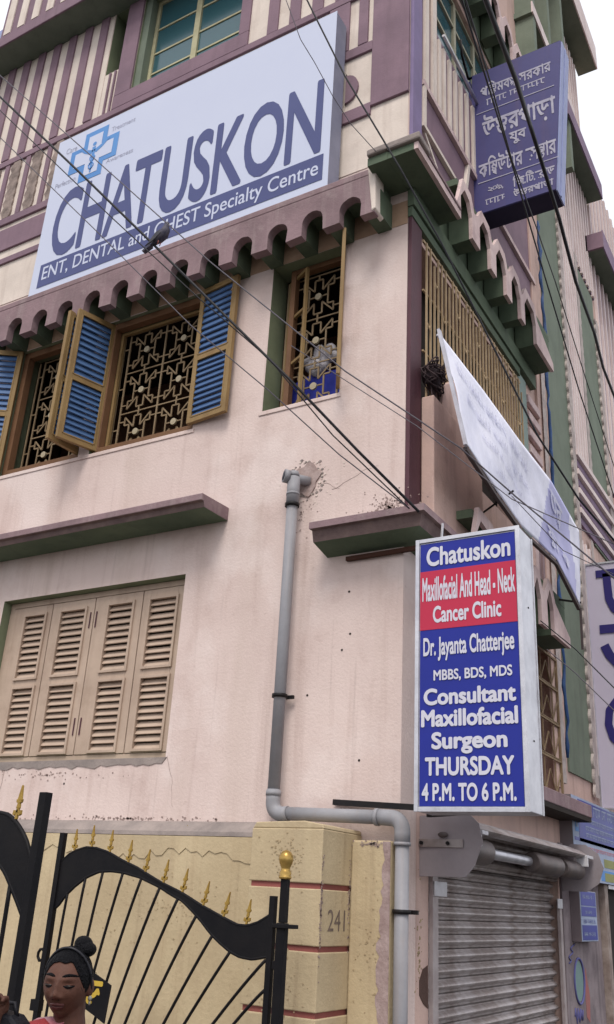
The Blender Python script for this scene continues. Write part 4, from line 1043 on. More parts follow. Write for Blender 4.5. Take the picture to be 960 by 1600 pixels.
spix([(.28, 5.30), (.29, 4.99), (.34, 4.86), (.45, 4.79), (.6, 4.8)], .09)
spix([(.16, 4.63), (.60, 4.63)], .10)
spix([(.20, 4.44), (.25, 4.32), (.33, 4.22), (.45, 4.16), (.6, 4.15)], .10)
spix([(.40, 3.85), (.30, 3.82), (.20, 3.70), (.18, 3.55), (.22, 3.40), (.30, 3.32), (.38, 3.34), (.42, 3.42)], .08)
spix([(.42, 3.84), (.6, 3.84)], .08)

# ================================================================== SMALLER SHOP SIGNS
Q = thing('clinic_notice_board', 'blue printed shop notice board with pale emblem, right of the shutter plate', 'sign')
MB().box(.0, .12, 3.50, 6.4, 1.90, 2.64).build('panel', mat('notice_board_edge', (.22, .19, .2), None, 4), Q)
F6 = lambda u, v, d: (.121-d, u, v)
flat('white_face', rect(3.50, 6.4, 1.90, 2.64), PALE, Q, F6, d=-.0005)
flat('blue_field', rect(3.72, 6.38, 2.24, 2.62), BOXBLUE, Q, F6, d=-.003)
flat('blue_field', rect(3.55, 6.38, 2.24, 2.27), BOXBLUE, Q, F6, d=-.003)
flat('emblem', rect(3.58, 3.70, 2.32, 2.58), SKYBLUE, Q, F6, d=-.003)
flat('emblem_gap', [(3.61, 2.36), (3.67, 2.36), (3.64, 2.54)], PALE, Q, F6, d=-.006)
marks('header_print', PALE, Q, (3.80, 6.2, 2.50, 2.60), F6, -.006, 5)
for k, (a, b, z) in enumerate(((3.80, 6.2, 2.42), (3.95, 6.0, 2.35), (3.95, 6.0, 2.285))): marks('row_print', PALE, Q, (a, b, z, z+.045), F6, -.006, 6+k)
marks('row_print', BOXRED, Q, (3.8, 5.2, 2.17, 2.205), F6, -.003, 9)
for a, z in ((4.6, 2.08), (5.4, 2.08), (4.6, 1.95), (5.4, 1.95)): flat('green_patch', rect(a, a+.55, z-.03, z+.05), LIME, Q, F6, d=-.003)
flat('blue_patch', rect(4.45, 6.3, 1.92, 2.02), SKYBLUE, Q, F6, d=-.0018)
Q2 = thing('small_hours_box', 'small grey box sign with blue printed front below the notice board', 'sign')
MB().box(-.06+.08, .11, 3.64, 4.22, 1.375, 1.81).build('case', mat('mauve_grey_box', (.22, .18, .19), (.17, .14, .15), 3, .7, .1, streak=.5), Q2, bevel=.004)
F7 = lambda u, v, d: (.111-d, u, v)
flat('front', rect(3.645, 4.215, 1.38, 1.805), PALE, Q2, F7, d=-.0005)
for z0_, z1_ in ((1.68, 1.80), (1.59, 1.67), (1.39, 1.50)): flat('blue_field', rect(3.67, 4.19, z0_, z1_), BOXBLUE, Q2, F7, d=-.003)
flat('blue_field', rect(3.67, 4.19, 1.50, 1.515), BOXBLUE, Q2, F7, d=-.003)
for k, (a, b, z, z1, mm_) in enumerate(((3.72, 4.14, 1.735, 1.78, PALE), (3.80, 4.05, 1.61, 1.645, PALE), (3.72, 4.14, 1.525, 1.575, BOXBLUE), (3.72, 4.14, 1.42, 1.465, PALE))):
    marks('row_print', mm_, Q2, (a, b, z, z1), F7, -.006, 20+k, head=False)

# ================================================================== THINGS BEHIND THE SMALL WINDOW
m = MB().prism([(-1.22, 5.30), (-.62, 5.30), (-.60, 5.62), (-.70, 5.70), (-1.0, 5.72), (-1.2, 5.66)], XZ(.26), 0, .3)
tag(m.build('blue_tub', BLUEBOX, bevel=.02), 'blue plastic tub standing on the sill behind the small window grille', 'tub')
random.seed(9); m = MB()
for k in range(9): m.ball((-.92+random.uniform(-.10, .22), .25, 5.84+random.uniform(-.10, .08)-.0), (random.uniform(.05, .10), .04, random.uniform(.04, .10)), 8, 6)
for k in range(5): m.ball((-.66+k*.012, .24, 5.78-k*.06), (.035, .025, .05), 8, 6)
tag(m.build('cloth_bundle', WHITECL), 'crumpled white cloth bundle on top of the blue tub behind the grille', 'cloth')

# ================================================================== GATES
GB = mat('gate_black_paint', (.006, .006, .008), (.011, .010, .011), 6, .5, .08, 50, spec=.12)
def spear(parent, base, h=.125, lean=.0, s_=1.0, label=None):
    m = MB(); k = h/.125
    def P2(u, v): return (u*k+lean*v*k, v*k)
    for poly in ([(-.006, 0), (.006, 0), (.006, .04), (-.006, .04)], [(-.022, .018), (-.012, .012), (0, .024), (.012, .012), (.022, .018), (.020, .034), (.008, .030), (0, .040), (-.008, .030), (-.020, .034)],
                 [(-.009, .04), (.009, .04), (.006, .058), (.014, .062), (.015, .074), (.004, .07), (-.004, .07), (-.015, .074), (-.014, .062), (-.006, .058)],
                 [(-.010, .072), (0, .066), (.010, .072), (.008, .084), (.0015, .125), (-.0015, .125), (-.008, .084)]):
        m.prism([P2(*p) for p in poly], lambda u, v, d: (u, d, v), -.005, .005)
    return m.build('spear_tip', GOLD, parent, loc=base, bevel=.0015)
RG = thing('gate_leaf', 'black iron gate leaf with wave shaped top plate, fanned bars and ten gold spears', 'gate', (-.30, -.9, .14), group='black iron gate leaves')
def rel(o, T_): o.location = Vector(o.location)-Vector(T_.location); return o
gy = -.9
top = [(-1.953, 1.719), (-1.903, 1.743), (-1.872, 1.774), (-1.806, 1.802), (-1.73, 1.822), (-1.649, 1.82), (-1.54, 1.797), (-1.43, 1.756), (-1.299, 1.716), (-1.168, 1.664), (-1.108, 1.642), (-.946, 1.591), (-.802, 1.533), (-.664, 1.485), (-.553, 1.449), (-.482, 1.447), (-.409, 1.47), (-.335, 1.512)]
bot = [(-1.929, 1.46), (-1.899, 1.472), (-1.848, 1.537), (-1.78, 1.594), (-1.695, 1.649), (-1.598, 1.685), (-1.496, 1.692), (-1.393, 1.685), (-1.266, 1.664), (-1.113, 1.618), (-1.013, 1.577), (-.941, 1.554), (-.857, 1.501), (-.793, 1.455), (-.719, 1.394), (-.65, 1.351), (-.582, 1.315), (-.517, 1.294), (-.434, 1.288), (-.35, 1.306)]
def band_mesh(top, bot, y, x_a, x_b, T_, n=60, t=.012):
    def ev(L_, x):
        if x <= L_[0][0]: return L_[0][1]
        for (a, b), (c_, d) in zip(L_, L_[1:]):
            if x <= c_: return b+(d-b)*(x-a)/(c_-a)
        return L_[-1][1]
    m = MB(); v = []
    for i in range(n+1):
        x = x_a+(x_b-x_a)*i/n; v += [(x, y-t/2, ev(top, x)), (x, y-t/2, ev(bot, x)), (x, y+t/2, ev(top, x)), (x, y+t/2, ev(bot, x))]
    f = []
    for i in range(n):
        a = 4*i; b = a+4; f += [(a, a+1, b+1, b), (a+2, b+2, b+3, a+3), (a, b, b+2, a+2), (a+1, a+3, b+3, b+1)]
    f += [(0, 2, 3, 1), (4*n, 4*n+1, 4*n+3, 4*n+2)]
    m.add(v, f); o = m.build('wave_plate', GB, T_)
    # raised rims
    r = MB()
    r.tube([(x_a+(x_b-x_a)*i/n, y, ev(top, x_a+(x_b-x_a)*i/n)) for i in range(n+1)], .009, 6)
    r.tube([(x_a+(x_b-x_a)*i/n, y, ev(bot, x_a+(x_b-x_a)*i/n)) for i in range(n+1)], .009, 6)
    q = r.build('rim', GB, T_); return o, q
for o in band_mesh(top, bot, gy, -1.94, -.335, RG): rel(o, RG)
rel(MB().box(-.342, -.308, gy-.017, gy+.017, .14, 1.605).build('hinge_stile', GB, RG, bevel=.002), RG)
rel(MB().box(-1.955, -1.918, gy-.017, gy+.017, .14, 1.905).build('free_stile', GB, RG, bevel=.002), RG)
rel(MB().box(-1.917, -.343, gy-.015, gy+.015, .16, .20).build('bottom_rail', GB, RG, bevel=.002), RG)
def px2(x, y):       # gate-plane coordinates of measured joints
    return None
GBARS = [((-1.83, 1.56), (-1.86, 1.2), (-1.88, .2)), ((-1.70, 1.645), (-1.76, 1.1), (-1.80, .2)), ((-1.565, 1.688), (-1.66, 1.15), (-1.74, .2)), ((-1.405, 1.688), (-1.56, 1.12), (-1.70, .2)),
         ((-1.258, 1.662), (-1.44, 1.15), (-1.64, .2)), ((-1.113, 1.616), (-1.32, 1.13), (-1.58, .2)), ((-.972, 1.565), (-1.19, 1.12), (-1.52, .2)), ((-.832, 1.48), (-1.06, 1.09), (-1.46, .2)),
         ((-.709, 1.388), (-.92, 1.06), (-1.40, .2)), ((-.582, 1.315), (-.79, 1.04), (-1.34, .2)), ((-.352, 1.29), (-.61, 1.05), (-1.28, .2)), ((-.345, 1.15), (-.53, 1.00), (-1.20, .2))]
for a, b, c_ in GBARS:
    pts_ = []
    for k in range(15):
        t = k/14; q = 1-t
        # quadratic through the mid control
        pts_.append((q*q*a[0]+2*q*t*b[0]+t*t*c_[0], gy, q*q*a[1]+2*q*t*b[1]+t*t*c_[1]))
    rel(MB().tube(pts_, .0085, 6).build('bar', GB, RG), RG)
for x, z, l in ((-1.826, 1.802, 0), (-1.685, 1.826, .0), (-1.532, 1.80, .05), (-1.375, 1.745, .10), (-1.235, 1.695, .15), (-1.09, 1.642, .18), (-.945, 1.597, .20), (-.79, 1.535, .24), (-.645, 1.485, .26), (-.49, 1.455, .16)):
    o = spear(RG, (x, gy, z), .128, l); rel(o, RG)
rel(MB().box(-1.99, -1.956, gy-.004, gy+.004, 1.16, 1.175).build('latch', GB, RG), RG)
rel(MB().tube([(-1.975+.028*math.cos(t), gy, 1.20+.032*math.sin(t)) for t in [k*.7 for k in range(10)]], .009, 6).build('latch_eye', GB, RG), RG)
rel(MB().box(-1.985, -1.915, gy-.02, gy+.02, .90, .96).build('latch_box', GB, RG), RG)
# name plate with a gold letter
FP = XZ(gy-.03)
pp = [(-1.66, 1.16), (-1.53, 1.148), (-1.44, 1.115), (-1.365, 1.085), (-1.383, .89), (-1.47, .925), (-1.58, .965), (-1.64, .985)]
rel(MB().prism(pp, FP, 0, .006).build('name_plate', GB, RG), RG)
o = text('plate_letter', 'ড', mat('yellow_letter_paint', (.50, .34, .05), None, 9, .6, .1), RG, (-1.575, -1.425, .965, 1.10), FP, bold=.03)
rel(o, RG)
# hinge lugs
for z in (1.27, .55): rel(MB().box(-.307, -.285, gy-.012, gy+.012, z-.02, z+.02).build('hinge', GB, RG, bevel=.002), RG)

GP = thing('gate_post', 'black iron gate post with a gold bulb finial beside the yellow pier', 'gate post', (-.255, -.9, .12))
gp = MB().box(-.03, .022, -.022, .022, 0, 1.355).build('post', GB, GP, bevel=.003)
MB().box(-.05, .075, -.035, .035, 1.33, 1.35).build('collar', GB, GP, bevel=.003)
MB().box(-.022, .018, -.018, .018, 1.356, 1.575).build('upper_post', GB, GP, bevel=.003)
MB().lathe([(.0, .0), (.033, .0), (.036, .012), (.030, .018), (.034, .03), (.026, .045), (.024, .055), (.036, .08), (.040, .10), (.037, .122), (.024, .14), (.0, .15)], (-.005, 0, 1.572), 16).build('finial', mat('brass_paint', (.50, .33, .10), (.33, .2, .05), 14, .3, .1, metal=.7), GP)

# left leaf, nearer to the camera
LG = thing('gate_leaf', 'nearer black iron gate leaf cut off by the left edge, one gold spear', 'gate', (-.12, -2.86, .14), group='black iron gate leaves')
gy2 = -2.86
top2 = [(-.62, 1.66), (-.50, 1.76), (-.42, 1.82), (-.356, 1.842), (-.31, 1.835), (-.27, 1.815), (-.23, 1.785), (-.19, 1.745), (-.155, 1.69), (-.13, 1.64)]
bot2 = [(-.62, 1.60), (-.50, 1.66), (-.42, 1.68), (-.36, 1.675), (-.308, 1.659), (-.27, 1.63), (-.22, 1.575), (-.18, 1.53), (-.149, 1.492), (-.13, 1.47)]
top2 = [(-1.25, 1.45), (-1.0, 1.50), (-.8, 1.57)]+top2; bot2 = [(-1.25, 1.25), (-1.0, 1.35), (-.8, 1.52)]+bot2
for o in band_mesh(top2, bot2, gy2, -1.25, -.13, LG): rel(o, LG)
rel(MB().box(-.145, -.108, gy2-.017, gy2+.017, .14, 1.915).build('free_stile', GB, LG, bevel=.002), LG)
rel(MB().box(-1.70, -.146, gy2-.015, gy2+.015, .16, .20).build('bottom_rail', GB, LG, bevel=.002), LG)
rel(MB().box(-1.735, -1.70, gy2-.017, gy2+.017, .14, 1.9).build('hinge_stile', GB, LG, bevel=.002), LG)
for a, b, c_ in (((-.235, 1.60), (-.23, 1.2), (-.235, .2)), ((-.36, 1.67), (-.35, 1.2), (-.34, .2)), ((-.50, 1.65), (-.47, 1.1), (-.42, .2)), ((-.64, 1.59), (-.6, 1.1), (-.5, .2)), ((-.8, 1.52), (-.74, 1.0), (-.58, .2)), ((-.98, 1.36), (-.9, 1.0), (-.66, .2)), ((-1.2, 1.26), (-1.1, .9), (-.75, .2))):
    pts_ = [((1-t)**2*a[0]+2*(1-t)*t*b[0]+t*t*c_[0], gy2, (1-t)**2*a[1]+2*(1-t)*t*b[1]+t*t*c_[1]) for t in [k/12 for k in range(13)]]
    rel(MB().tube(pts_, .0085, 6).build('bar', GB, LG), LG)
for x, z, l in ((-.262, 1.818, .06), (-.42, 1.83, -.02), (-.58, 1.70, -.1)): rel(spear(LG, (x, gy2, z), .125, l), LG)

# ================================================================== CABLES
def cable(label, pts_, r, m=WIRE, sag=0.0, cat='cable', grp='cables crossing in front of the building'):
    P3 = [Vector(p) for p in pts_]; out = []
    for a, b in zip(P3, P3[1:]):
        n = 10
        for k in range(n): t = k/n; q = a.lerp(b, t); q.z -= sag*4*t*(1-t); out.append(q)
    out.append(P3[-1])
    return tag(MB().tube(out, r, 6).build('cable', m), label, cat, grp)
CABLES = [
    ('thick black cable running from the upper left corner to the corner ledge', [(-3.534, -1.7, 8.426), (-2.409, -1.42, 7.149), (-1.719, -1.14, 6.349), (-0.501, -0.86, 4.927), (-0.076, -0.58, 4.395), (0.248, -0.3, 4.005)], 0.0105, WIRE),
    ('thin grey cable crossing highest on the left, over the emblem and below the small window', [(-3.124, -2.0, 8.161), (-1.728, -1.817, 6.611), (-0.658, -1.633, 5.419), (0.288, -1.45, 4.437), (0.92, -1.267, 3.888), (1.153, -1.083, 3.638), (1.621, -0.9, 3.145)], 0.0045, WIREG),
    ('thin dark cable just below the thick black one', [(-3.48, -1.7, 8.23), (-1.89, -1.42, 6.437), (-1.154, -1.14, 5.625), (-0.676, -0.86, 5.131), (-0.281, -0.58, 4.562), (0.178, -0.3, 4.04)], 0.005, WIRE),
    ('thin grey cable lowest of the four at the left, over the open shutter', [(-3.535, -1.6, 8.02), (-2.136, -1.34, 6.465), (-1.233, -1.08, 5.434), (-0.682, -0.82, 4.891), (-0.235, -0.56, 4.413), (0.178, -0.3, 4.04)], 0.0045, WIREG),
    ('black cable dropping from the top edge past the right end of the white signboard', [(0.067, -1.9, 7.263), (0.335, -1.7, 6.498), (0.639, -1.5, 5.776), (0.829, -1.3, 5.275), (0.987, -1.1, 4.8), (1.237, -0.9, 4.074), (1.395, -0.7, 3.732), (1.541, -0.5, 3.514)], 0.006, WIRE),
    ('slack thin grey wire hanging across the letters at the right end of the white signboard', [(-0.614, -1.2, 8.503), (-0.484, -1.05, 7.988), (-0.431, -0.9, 7.857), (-0.334, -0.75, 7.589), (-0.242, -0.6, 7.387), (-0.079, -0.45, 7.148)], 0.0035, WIREG),
    ('left one of two thin black cables crossing the purple sign', [(1.5, -2.719, 5.417), (1.386, -2.003, 5.584), (1.271, -1.346, 5.79), (1.157, -0.624, 5.918), (1.043, 0.222, 5.958), (0.929, 1.504, 5.734), (0.814, 3.108, 5.456), (0.7, 4.1, 5.508)], 0.0055, WIRE),
    ('thin black cable branching beside its twin below the purple sign', [(1.55, -2.804, 5.287), (1.408, -2.02, 5.557), (1.267, -1.252, 5.774), (1.125, -0.248, 6.053), (0.983, 0.723, 6.319), (0.842, 2.171, 6.253), (0.7, 3.982, 6.032)], 0.0045, WIRE),
    ('thickest black cable bundle crossing the purple sign and running down the right edge', [(1.5, -2.404, 5.785), (1.393, -1.511, 6.098), (1.286, -0.856, 6.383), (1.179, 0.184, 6.475), (1.071, 1.052, 6.514), (0.964, 2.134, 6.695), (0.857, 2.942, 6.79), (0.75, 4.283, 6.931)], 0.014, WIRE),
    ('thin pale wire crossing the banner towards the lilac board', [(-0.83, -0.35, 5.586), (0.252, -0.35, 4.625), (0.899, -0.35, 3.963), (1.493, -0.35, 3.575)], 0.0035, WIREG),
    ('upper thin wire crossing the lower right board', [(0.6, 1.164, 3.627), (0.9, 0.969, 3.331), (1.2, 0.89, 2.978)], 0.004, WIRE),
    ('lower thin wire crossing the lower right board', [(0.6, 1.295, 3.437), (0.9, 0.928, 3.151), (1.2, 0.835, 2.818)], 0.0035, WIREG),
    ('faint wire sloping over the emblem side of the board to the right edge', [(0.7, 0.271, 4.275), (0.95, 0.593, 3.945), (1.2, 1.103, 3.888)], 0.003, WIREG),
]
for a, b, c_, d in CABLES: cable(a, b, c_, d)

# ================================================================== PIGEON
PG = thing('pigeon', 'dark grey pigeon perched on the thick black cable below the white signboard', 'pigeon')
PGP = Vector((-1.625, -1.13, 6.35))
m = MB()
sk = [((-.115, 0, -.055), .010), ((-.07, 0, -.035), .022), ((-.02, 0, .0), .045), ((.03, 0, .035), .052), ((.055, 0, .08), .040), ((.055, 0, .12), .026), ((.058, 0, .145), .024), ((.062, 0, .163), .012)]
m.tube([Vector(p)*.86+PGP for p, r in sk], [r*.86 for p, r in sk], 12)
m.build('body', PIGEON, PG)
MB().prism([(-.02, .05), (.03, .06), (.045, .02), (-.05, -.045), (-.14, -.075), (-.10, -.045)], lambda u, v, d: (PGP.x+.86*u, PGP.y+.86*d, PGP.z+.86*v), -.05, -.036).build('wing', mat('dark_wing', (.03, .03, .04), (.07, .07, .08), 15, .6, .2), PG, bevel=.004)
MB().prism([(-.10, -.035), (-.19, -.085), (-.18, -.10), (-.09, -.065)], lambda u, v, d: (PGP.x+.86*u, PGP.y+.86*d, PGP.z+.86*v), -.022, .022).build('tail', PIGEON, PG)
MB().tube([PGP+Vector((.06, 0, .127)), PGP+Vector((.08, 0, .120))], [.006, .002], 6).build('beak', BLACK, PG)
for s_ in (-1, 1): MB().tube([PGP+Vector((.0, s_*.015, -.03)), PGP+Vector((-.01, s_*.012, -.062))], .004, 5).build('leg', REDG, PG)


# ================================================================== PERSON
HC = Vector((.548, -3.322, 1.350))              # centre of the head
PN = thing('person', 'girl in a red kurta with tied up black hair looking down beside the gate', 'person', (0, 0, 0))
HR = Matrix.Rotation(rad(23), 3, 'Z') @ Matrix.Rotation(rad(3), 3, 'X')   # local -y is the face; looks down a little
def gs(x, y, x0, y0, sx, sy): return math.exp(-((x-x0)/sx)**2-((y-y0)/sy)**2)
def head_point(a, t):
    """a: azimuth, 0 = face (-y); t: polar angle from the top"""
    x = math.sin(t)*math.sin(a); y = -math.sin(t)*math.cos(a); z = math.cos(t)
    X, Y, Z = x*.0655, y*.086, z*.104
    if z < 0:
        k = min(1, -z); X *= 1-.34*k**1.6; 
        if y > 0: Y *= 1-.35*k
        else: Y *= 1-.10*k
    f = max(0, -y)
    if f > .15:
        u, v = X, Z
        Y += -.018*gs(u, v, 0, -.024, .0105, .013)*1.0 - .011*gs(u, v, 0, .0, .0075, .022)        # nose tip and bridge
        Y += -.008*(gs(u, v, .0135, -.030, .0065, .007)+gs(u, v, -.0135, -.030, .0065, .007))        # nostrils
        Y += .0085*(gs(u, v, .029, .006, .014, .010)+gs(u, v, -.029, .006, .014, .010))          # eye sockets
        Y += -.0045*(gs(u, v, .029, .003, .011, .007)+gs(u, v, -.029, .003, .011, .007))         # lids
        Y += -.004*(gs(u, v, .026, .024, .018, .007)+gs(u, v, -.026, .024, .018, .007))          # brow ridge
        Y += -.0075*gs(u, v, 0, -.050, .017, .0055) - .0085*gs(u, v, 0, -.0605, .014, .006) + .005*gs(u, v, 0, -.0555, .022, .0022)
        Y += .004*gs(u, v, 0, -.071, .016, .005) - .008*gs(u, v, 0, -.088, .018, .013)
        Y += -.005*(gs(u, v, .036, -.026, .016, .018)+gs(u, v, -.036, -.026, .016, .018))         # cheeks
    return Vector((X, Y, Z))
def to_world(p): return HC+HR @ Vector((p.x*.95, p.y*.92, p.z*.82))
NA, NT = 72, 64
m = MB(); vs = []
for i in range(NT+1):
    for k in range(NA): vs.append(to_world(head_point(2*math.pi*k/NA-math.pi, math.pi*i/NT)))
m.add(vs, [(i*NA+k, i*NA+(k+1) % NA, (i+1)*NA+(k+1) % NA, (i+1)*NA+k) for i in range(NT) for k in range(NA)], 0, True)
for s_ in (-1, 1):                                           # ears
    c0 = to_world(Vector((s_*.066, .008, -.008)))
    m.ball(c0, (.008, .016, .024), 12, 10, M3=HR @ Matrix.Rotation(s_*rad(-18), 3, 'Z'))
def limb(ps, rs, n=14): m.tube([Vector(p) for p in ps], rs, n)
nb = Vector((HC.x+.005, HC.y+.035, 1.19))
limb([HC+Vector((0, .018, -.03)), HC+Vector((.0, .022, -.08)), nb, nb+Vector((0, .01, -.06))], [.042, .043, .048, .065])
bx, by = nb.x, nb.y+.01
limb([(bx, by, 1.16), (bx, by, 1.12), (bx, by, 1.0), (bx, by, .88), (bx, by, .78), (bx, by, .70)], [.06, .11, .115, .10, .115, .12], 20)
limb([(bx-.15, by, 1.115), (bx, by, 1.135), (bx+.15, by, 1.115)], [.045, .06, .045])
for s_ in (-1, 1): limb([(bx+s_*.075, by, .74), (bx+s_*.08, by-.01, .44), (bx+s_*.08, by, .22), (bx+s_*.08, by, .16)], [.075, .052, .036, .036]); limb([(bx+s_*.08, by+.03, .152), (bx+s_*.08, by-.06, .15), (bx+s_*.085, by-.14, .142)], [.032, .030, .02])
# raised right arm (towards the left of the picture) and hanging left arm
sh = Vector((bx-.155, by, 1.115)); el = Vector((bx-.22, by-.10, .95)); wr = Vector((.425, -3.455, 1.222))
limb([sh, sh.lerp(el, .5), el, el.lerp(wr, .5), wr], [.044, .038, .033, .030, .021])
sh2 = Vector((bx+.155, by, 1.115)); el2 = Vector((bx+.19, by+.02, .88)); wr2 = Vector((bx+.19, by-.06, .68))
limb([sh2, el2, wr2], [.044, .035, .022])
def hand(w, d, palm_r, curl):
    d = Vector(d).normalized(); s0 = Vector(palm_r).normalized(); nrm = d.cross(s0)
    m.tube([w, w+d*.035, w+d*.075], [.021, .030, .030], 12)
    for k, (off, L_) in enumerate(((-.027, .062), (-.009, .070), (.009, .066), (.026, .052))):
        b0 = w+d*.072+s0*off; p1 = b0+(d*.8+nrm*.5*curl)*L_*.5; p2 = p1+(d*.2+nrm*1.0*curl)*L_*.38; p3 = p2+(-d*.5+nrm*.6*curl)*L_*.3
        m.tube([b0-d*.012, b0, p1, p2, p3], [.0088, .0085, .008, .0072, .0055], 8)
    b0 = w+d*.028-s0*.024; p1 = b0+(d*.6-s0*.7)*.034; p2 = p1+(d*.7+nrm*.5*curl)*.028
    m.tube([b0, p1, p2], [.011, .0095, .007], 8)
hand(wr, (.12, -.05, 1), (.9, .45, 0), -1)
hand(wr2, (0, -.1, -1), (0, 1, 0), 1)
body = m.build('body', SKIN, PN)
rm = body.modifiers.new('remesh', 'REMESH'); rm.mode = 'VOXEL'; rm.voxel_size = .0032; rm.use_smooth_shade = True
smm = body.modifiers.new('smooth', 'SMOOTH'); smm.factor = .5; smm.iterations = 2
# eyes looking down, brows and lips follow the sculpted face
def on_face(u, v, off=.0):
    a = math.asin(max(-1, min(1, u/.0655))); t = math.acos(max(-1, min(1, v/.104)))
    best = None
    for _ in range(25):
        p = head_point(a, t); a += (u-p.x)*9; t += (p.z-v)*6
    p = head_point(a, t); return to_world(p+Vector((0, -off, 0)))
for s_ in (-1, 1):
    MB().tube([on_face(s_*(.010+.008*k), .0305+.0045*math.sin(k/4*math.pi*.8), -.0012) for k in range(6)], [.0018, .0040, .0044, .0038, .0030, .0012], 8).build('eyebrow', HAIR, PN)
    MB().tube([on_face(s_*(.016+.0055*k), .0045-.0045*math.sin(k/5*math.pi), -.0002) for k in range(6)], [.0010, .0026, .0034, .0036, .0030, .0014], 8).build('eyelashes', HAIR, PN)
    MB().tube([on_face(s_*(.017+.005*k), .0085-.002*math.sin(k/5*math.pi), -.0016) for k in range(6)], [.0008, .0026, .0032, .0032, .0026, .0008], 8).build('eyelid', mat('dark_eyelid', (.075, .03, .02), None) if s_ == -1 else bpy.data.materials['dark_eyelid'], PN)
MB().tube([on_face(-.021+.0042*k, -.0505-.0022*abs(k-5)/5+.001*(abs(k-5) == 1), -.0010) for k in range(11)], [.0008]+[.0042]*9+[.0008], 8).build('upper_lip', LIPS, PN)
MB().tube([on_face(-.018+.0036*k, -.0600+.0016*abs(k-5)/5, -.0014) for k in range(11)], [.0008]+[.0052]*9+[.0008], 8).build('lower_lip', LIPS, PN)
MB().tube([on_face(-.021+.0042*k, -.0555, .0005) for k in range(11)], [.0004]+[.0009]*9+[.0004], 6).build('mouth_line', HAIR, PN)
for s_ in (-1, 1): MB().ball(on_face(s_*.028, .0035, .0006), (.0115, .0035, .0036), 12, 8, M3=HR).build('eye', mat('dark_eye', (.02, .012, .01), None, 5, .25, 0) if s_ == -1 else bpy.data.materials['dark_eye'], PN)
for s_ in (-1, 1): MB().ball(on_face(s_*.0085, -.036, -.001), (.0028, .0028, .0018), 8, 6).build('nostril', HAIR, PN)
# hair: cap pulled back with a knot on top
h = MB(); vs = []; NH = 60; MH = 34
for i in range(MH+1):
    for k in range(NH):
        a = 2*math.pi*k/NH-math.pi
        w = min(1, max(0, (abs(a)-rad(28))/rad(52))); w = w*w*(3-2*w); tmax = rad(50)+w*rad(54)+rad(22)*min(1, max(0, (abs(a)-rad(88))/rad(40)))+rad(1.5)*math.sin(a*9)
        t = tmax*i/MH
        p = head_point(a, t); g = 1.0+.012+.052*min(1, (MH-i)/9)+.012*math.sin(a*21+3*math.sin(t*3))*min(1, t)
        p = Vector((p.x*g, p.y*g, p.z*g+.004)); vs.append(to_world(p))
h.add(vs, [(i*NH+k, i*NH+(k+1) % NH, (i+1)*NH+(k+1) % NH, (i+1)*NH+k) for i in range(MH) for k in range(NH)], 0, True)
hr = h.build('hair', HAIR, PN); so = hr.modifiers.new('thick', 'SOLIDIFY'); so.thickness = .006; so.offset = -1
bun = to_world(Vector((.022, .035, .118)))
kn = MB(); random.seed(2)
kn.ball(bun, (.026, .028, .022), 14, 10, M3=Matrix.Rotation(rad(20), 3, 'Y'))
kn.ball(bun+Vector((.016, .0, -.012)), (.024, .028, .020), 14, 10)
for k in range(3): kn.tube([bun+Vector(((.021-.003*k)*math.cos(t), (.022-.002*k)*math.sin(t), -.008+.007*k+.003*math.sin(3*t))) for t in [j*.45 for j in range(15)]], .0075-.001*k, 8)
kn.build('hair_knot', HAIR, PN)
fz = MB(); random.seed(8)
for k in range(26):
    a = random.uniform(.9, 2.0)*random.choice((-1, 1, 1)); t = random.uniform(.6, 1.75); p = head_point(a, t)*1.07; q = p*1.0+Vector((math.sin(a)*.012, -.004+random.uniform(-.008, .008), random.uniform(-.012, .006)))
    fz.tube([to_world(p), to_world(p.lerp(q, .6)+Vector((0, 0, .003))), to_world(q)], .0007, 4)
fz.build('loose_hair', HAIR, PN)['kind'] = 'stuff'
hb = []
for k in range(31):
    a = rad(-98)+rad(196)*k/30; t = rad(38)
    # band over the crown from ear to ear
    x = math.sin(a)*.0715; z = math.cos(a)*.1085; hb.append(to_world(Vector((x, .0-.032*math.cos(a), z+.004))))
MB().tube(hb, .0035, 8).build('hair_band', mat('shiny_band', (.02, .02, .025), None, 5, .35, 0), PN)
er = to_world(Vector((.070, .004, -.040)))
MB().ball(er, (.006, .006, .007), 10, 8).ball(er+Vector((0, 0, -.011)), (.0035, .0035, .006), 8, 6).build('earring', PEARL, PN)
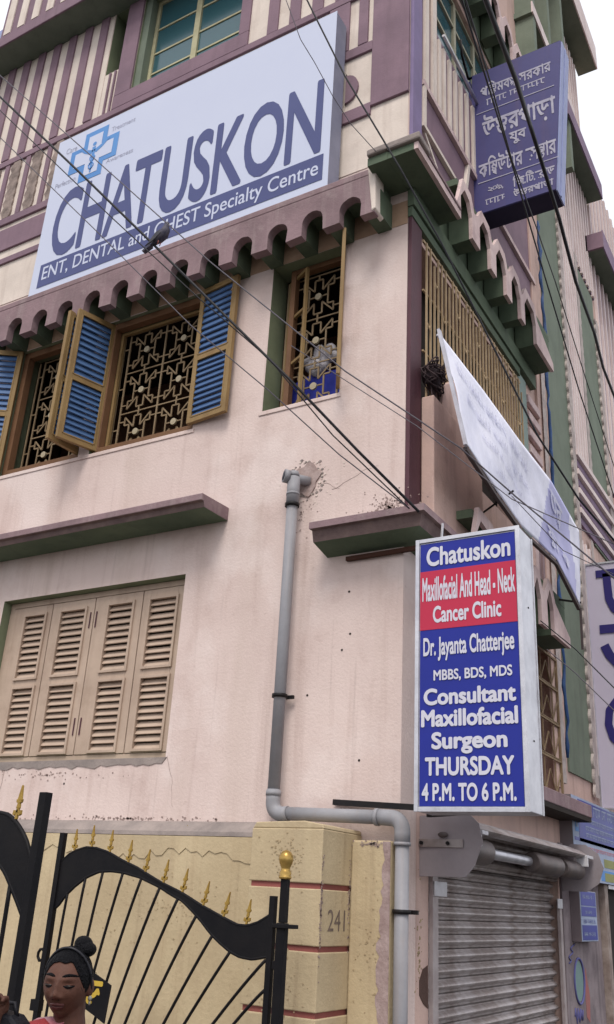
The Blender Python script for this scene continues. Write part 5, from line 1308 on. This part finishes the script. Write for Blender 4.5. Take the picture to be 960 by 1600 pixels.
# kurta
k_ = MB()
def loft(secs, n=28):
    vs = []
    for (c0, rx, ry) in secs:
        for j in range(n):
            a = 2*math.pi*j/n; w = 1+.03*math.sin(a*5+c0[2]*20); vs.append((c0[0]+rx*w*math.cos(a), c0[1]+ry*w*math.sin(a), c0[2]))
    k_.add(vs, [(i*n+j, i*n+(j+1) % n, (i+1)*n+(j+1) % n, (i+1)*n+j) for i in range(len(secs)-1) for j in range(n)], 0, True)
loft([((bx, by-.005, 1.185), .078, .070), ((bx, by, 1.165), .125, .088), ((bx, by, 1.12), .170, .105), ((bx, by, 1.0), .150, .128), ((bx, by, .85), .135, .118), ((bx, by, .7), .165, .145), ((bx, by, .5), .19, .165), ((bx, by, .34), .21, .18)])
k_.tube([sh+Vector((.03, 0, .01)), sh, sh.lerp(el, .35), sh.lerp(el, .75)], [.055, .060, .055, .052], 16)
k_.tube([sh2+Vector((-.03, 0, .01)), sh2, sh2.lerp(el2, .4), sh2.lerp(el2, .7)], [.055, .060, .054, .052], 16)
k_.tube([(bx-.02, by-.02, 1.15), (.505, -3.375, 1.215), (.455, -3.40, 1.20), (.42, -3.40, 1.12)], [.06, .054, .052, .05], 16)
ku = k_.build('kurta', KURTA, PN)
for s_ in (-1, 1): MB().tube([(bx+s_*.08, by, .40), (bx+s_*.08, by, .2)], [.07, .05], 14).build('trouser_leg', SCARF, PN)
# scarf over the right shoulder
sc = MB(); vs = []
path = [(bx-.01, by+.09, 1.12), (bx-.03, by+.03, 1.235), (bx-.035, by-.03, 1.272), (bx-.04, by-.085, 1.268), (bx-.045, by-.14, 1.18), (bx-.05, by-.16, 1.0)]
for i, p in enumerate(path):
    for j in range(9):
        vs.append((p[0]+(j-4)*.013, p[1]+.004*math.sin(j*1.9+i), p[2]+.006*math.sin(j*2.3+i)-abs(j-4)*.003))
sc.add(vs, [(i*9+j, i*9+j+1, (i+1)*9+j+1, (i+1)*9+j) for i in range(len(path)-1) for j in range(8)], 0, True)
so_ = sc.build('scarf', SCARF, PN); q = so_.modifiers.new('sub', 'SUBSURF'); q.levels = 2; q.render_levels = 2; q = so_.modifiers.new('thick', 'SOLIDIFY'); q.thickness = .004
# black bag on a strap
BG = thing('shoulder_bag', 'black bag held up by the girl at the lower left corner', 'bag')
bb = MB(); bb.prism([(-.075, -.14), (.055, -.14), (.062, -.01), (.03, .012), (-.03, .018), (-.075, .0)], lambda u, v, d: (.455+u, -3.43+d, 1.262+v), -.03, .03)
bb.build('bag_body', BAGM, BG, bevel=.008)
MB().tube([(.43, -3.43, 1.27), (.445, -3.43, 1.30), (.47, -3.43, 1.30), (.485, -3.43, 1.27)], .006, 6).build('bag_strap', BAGM, BG)
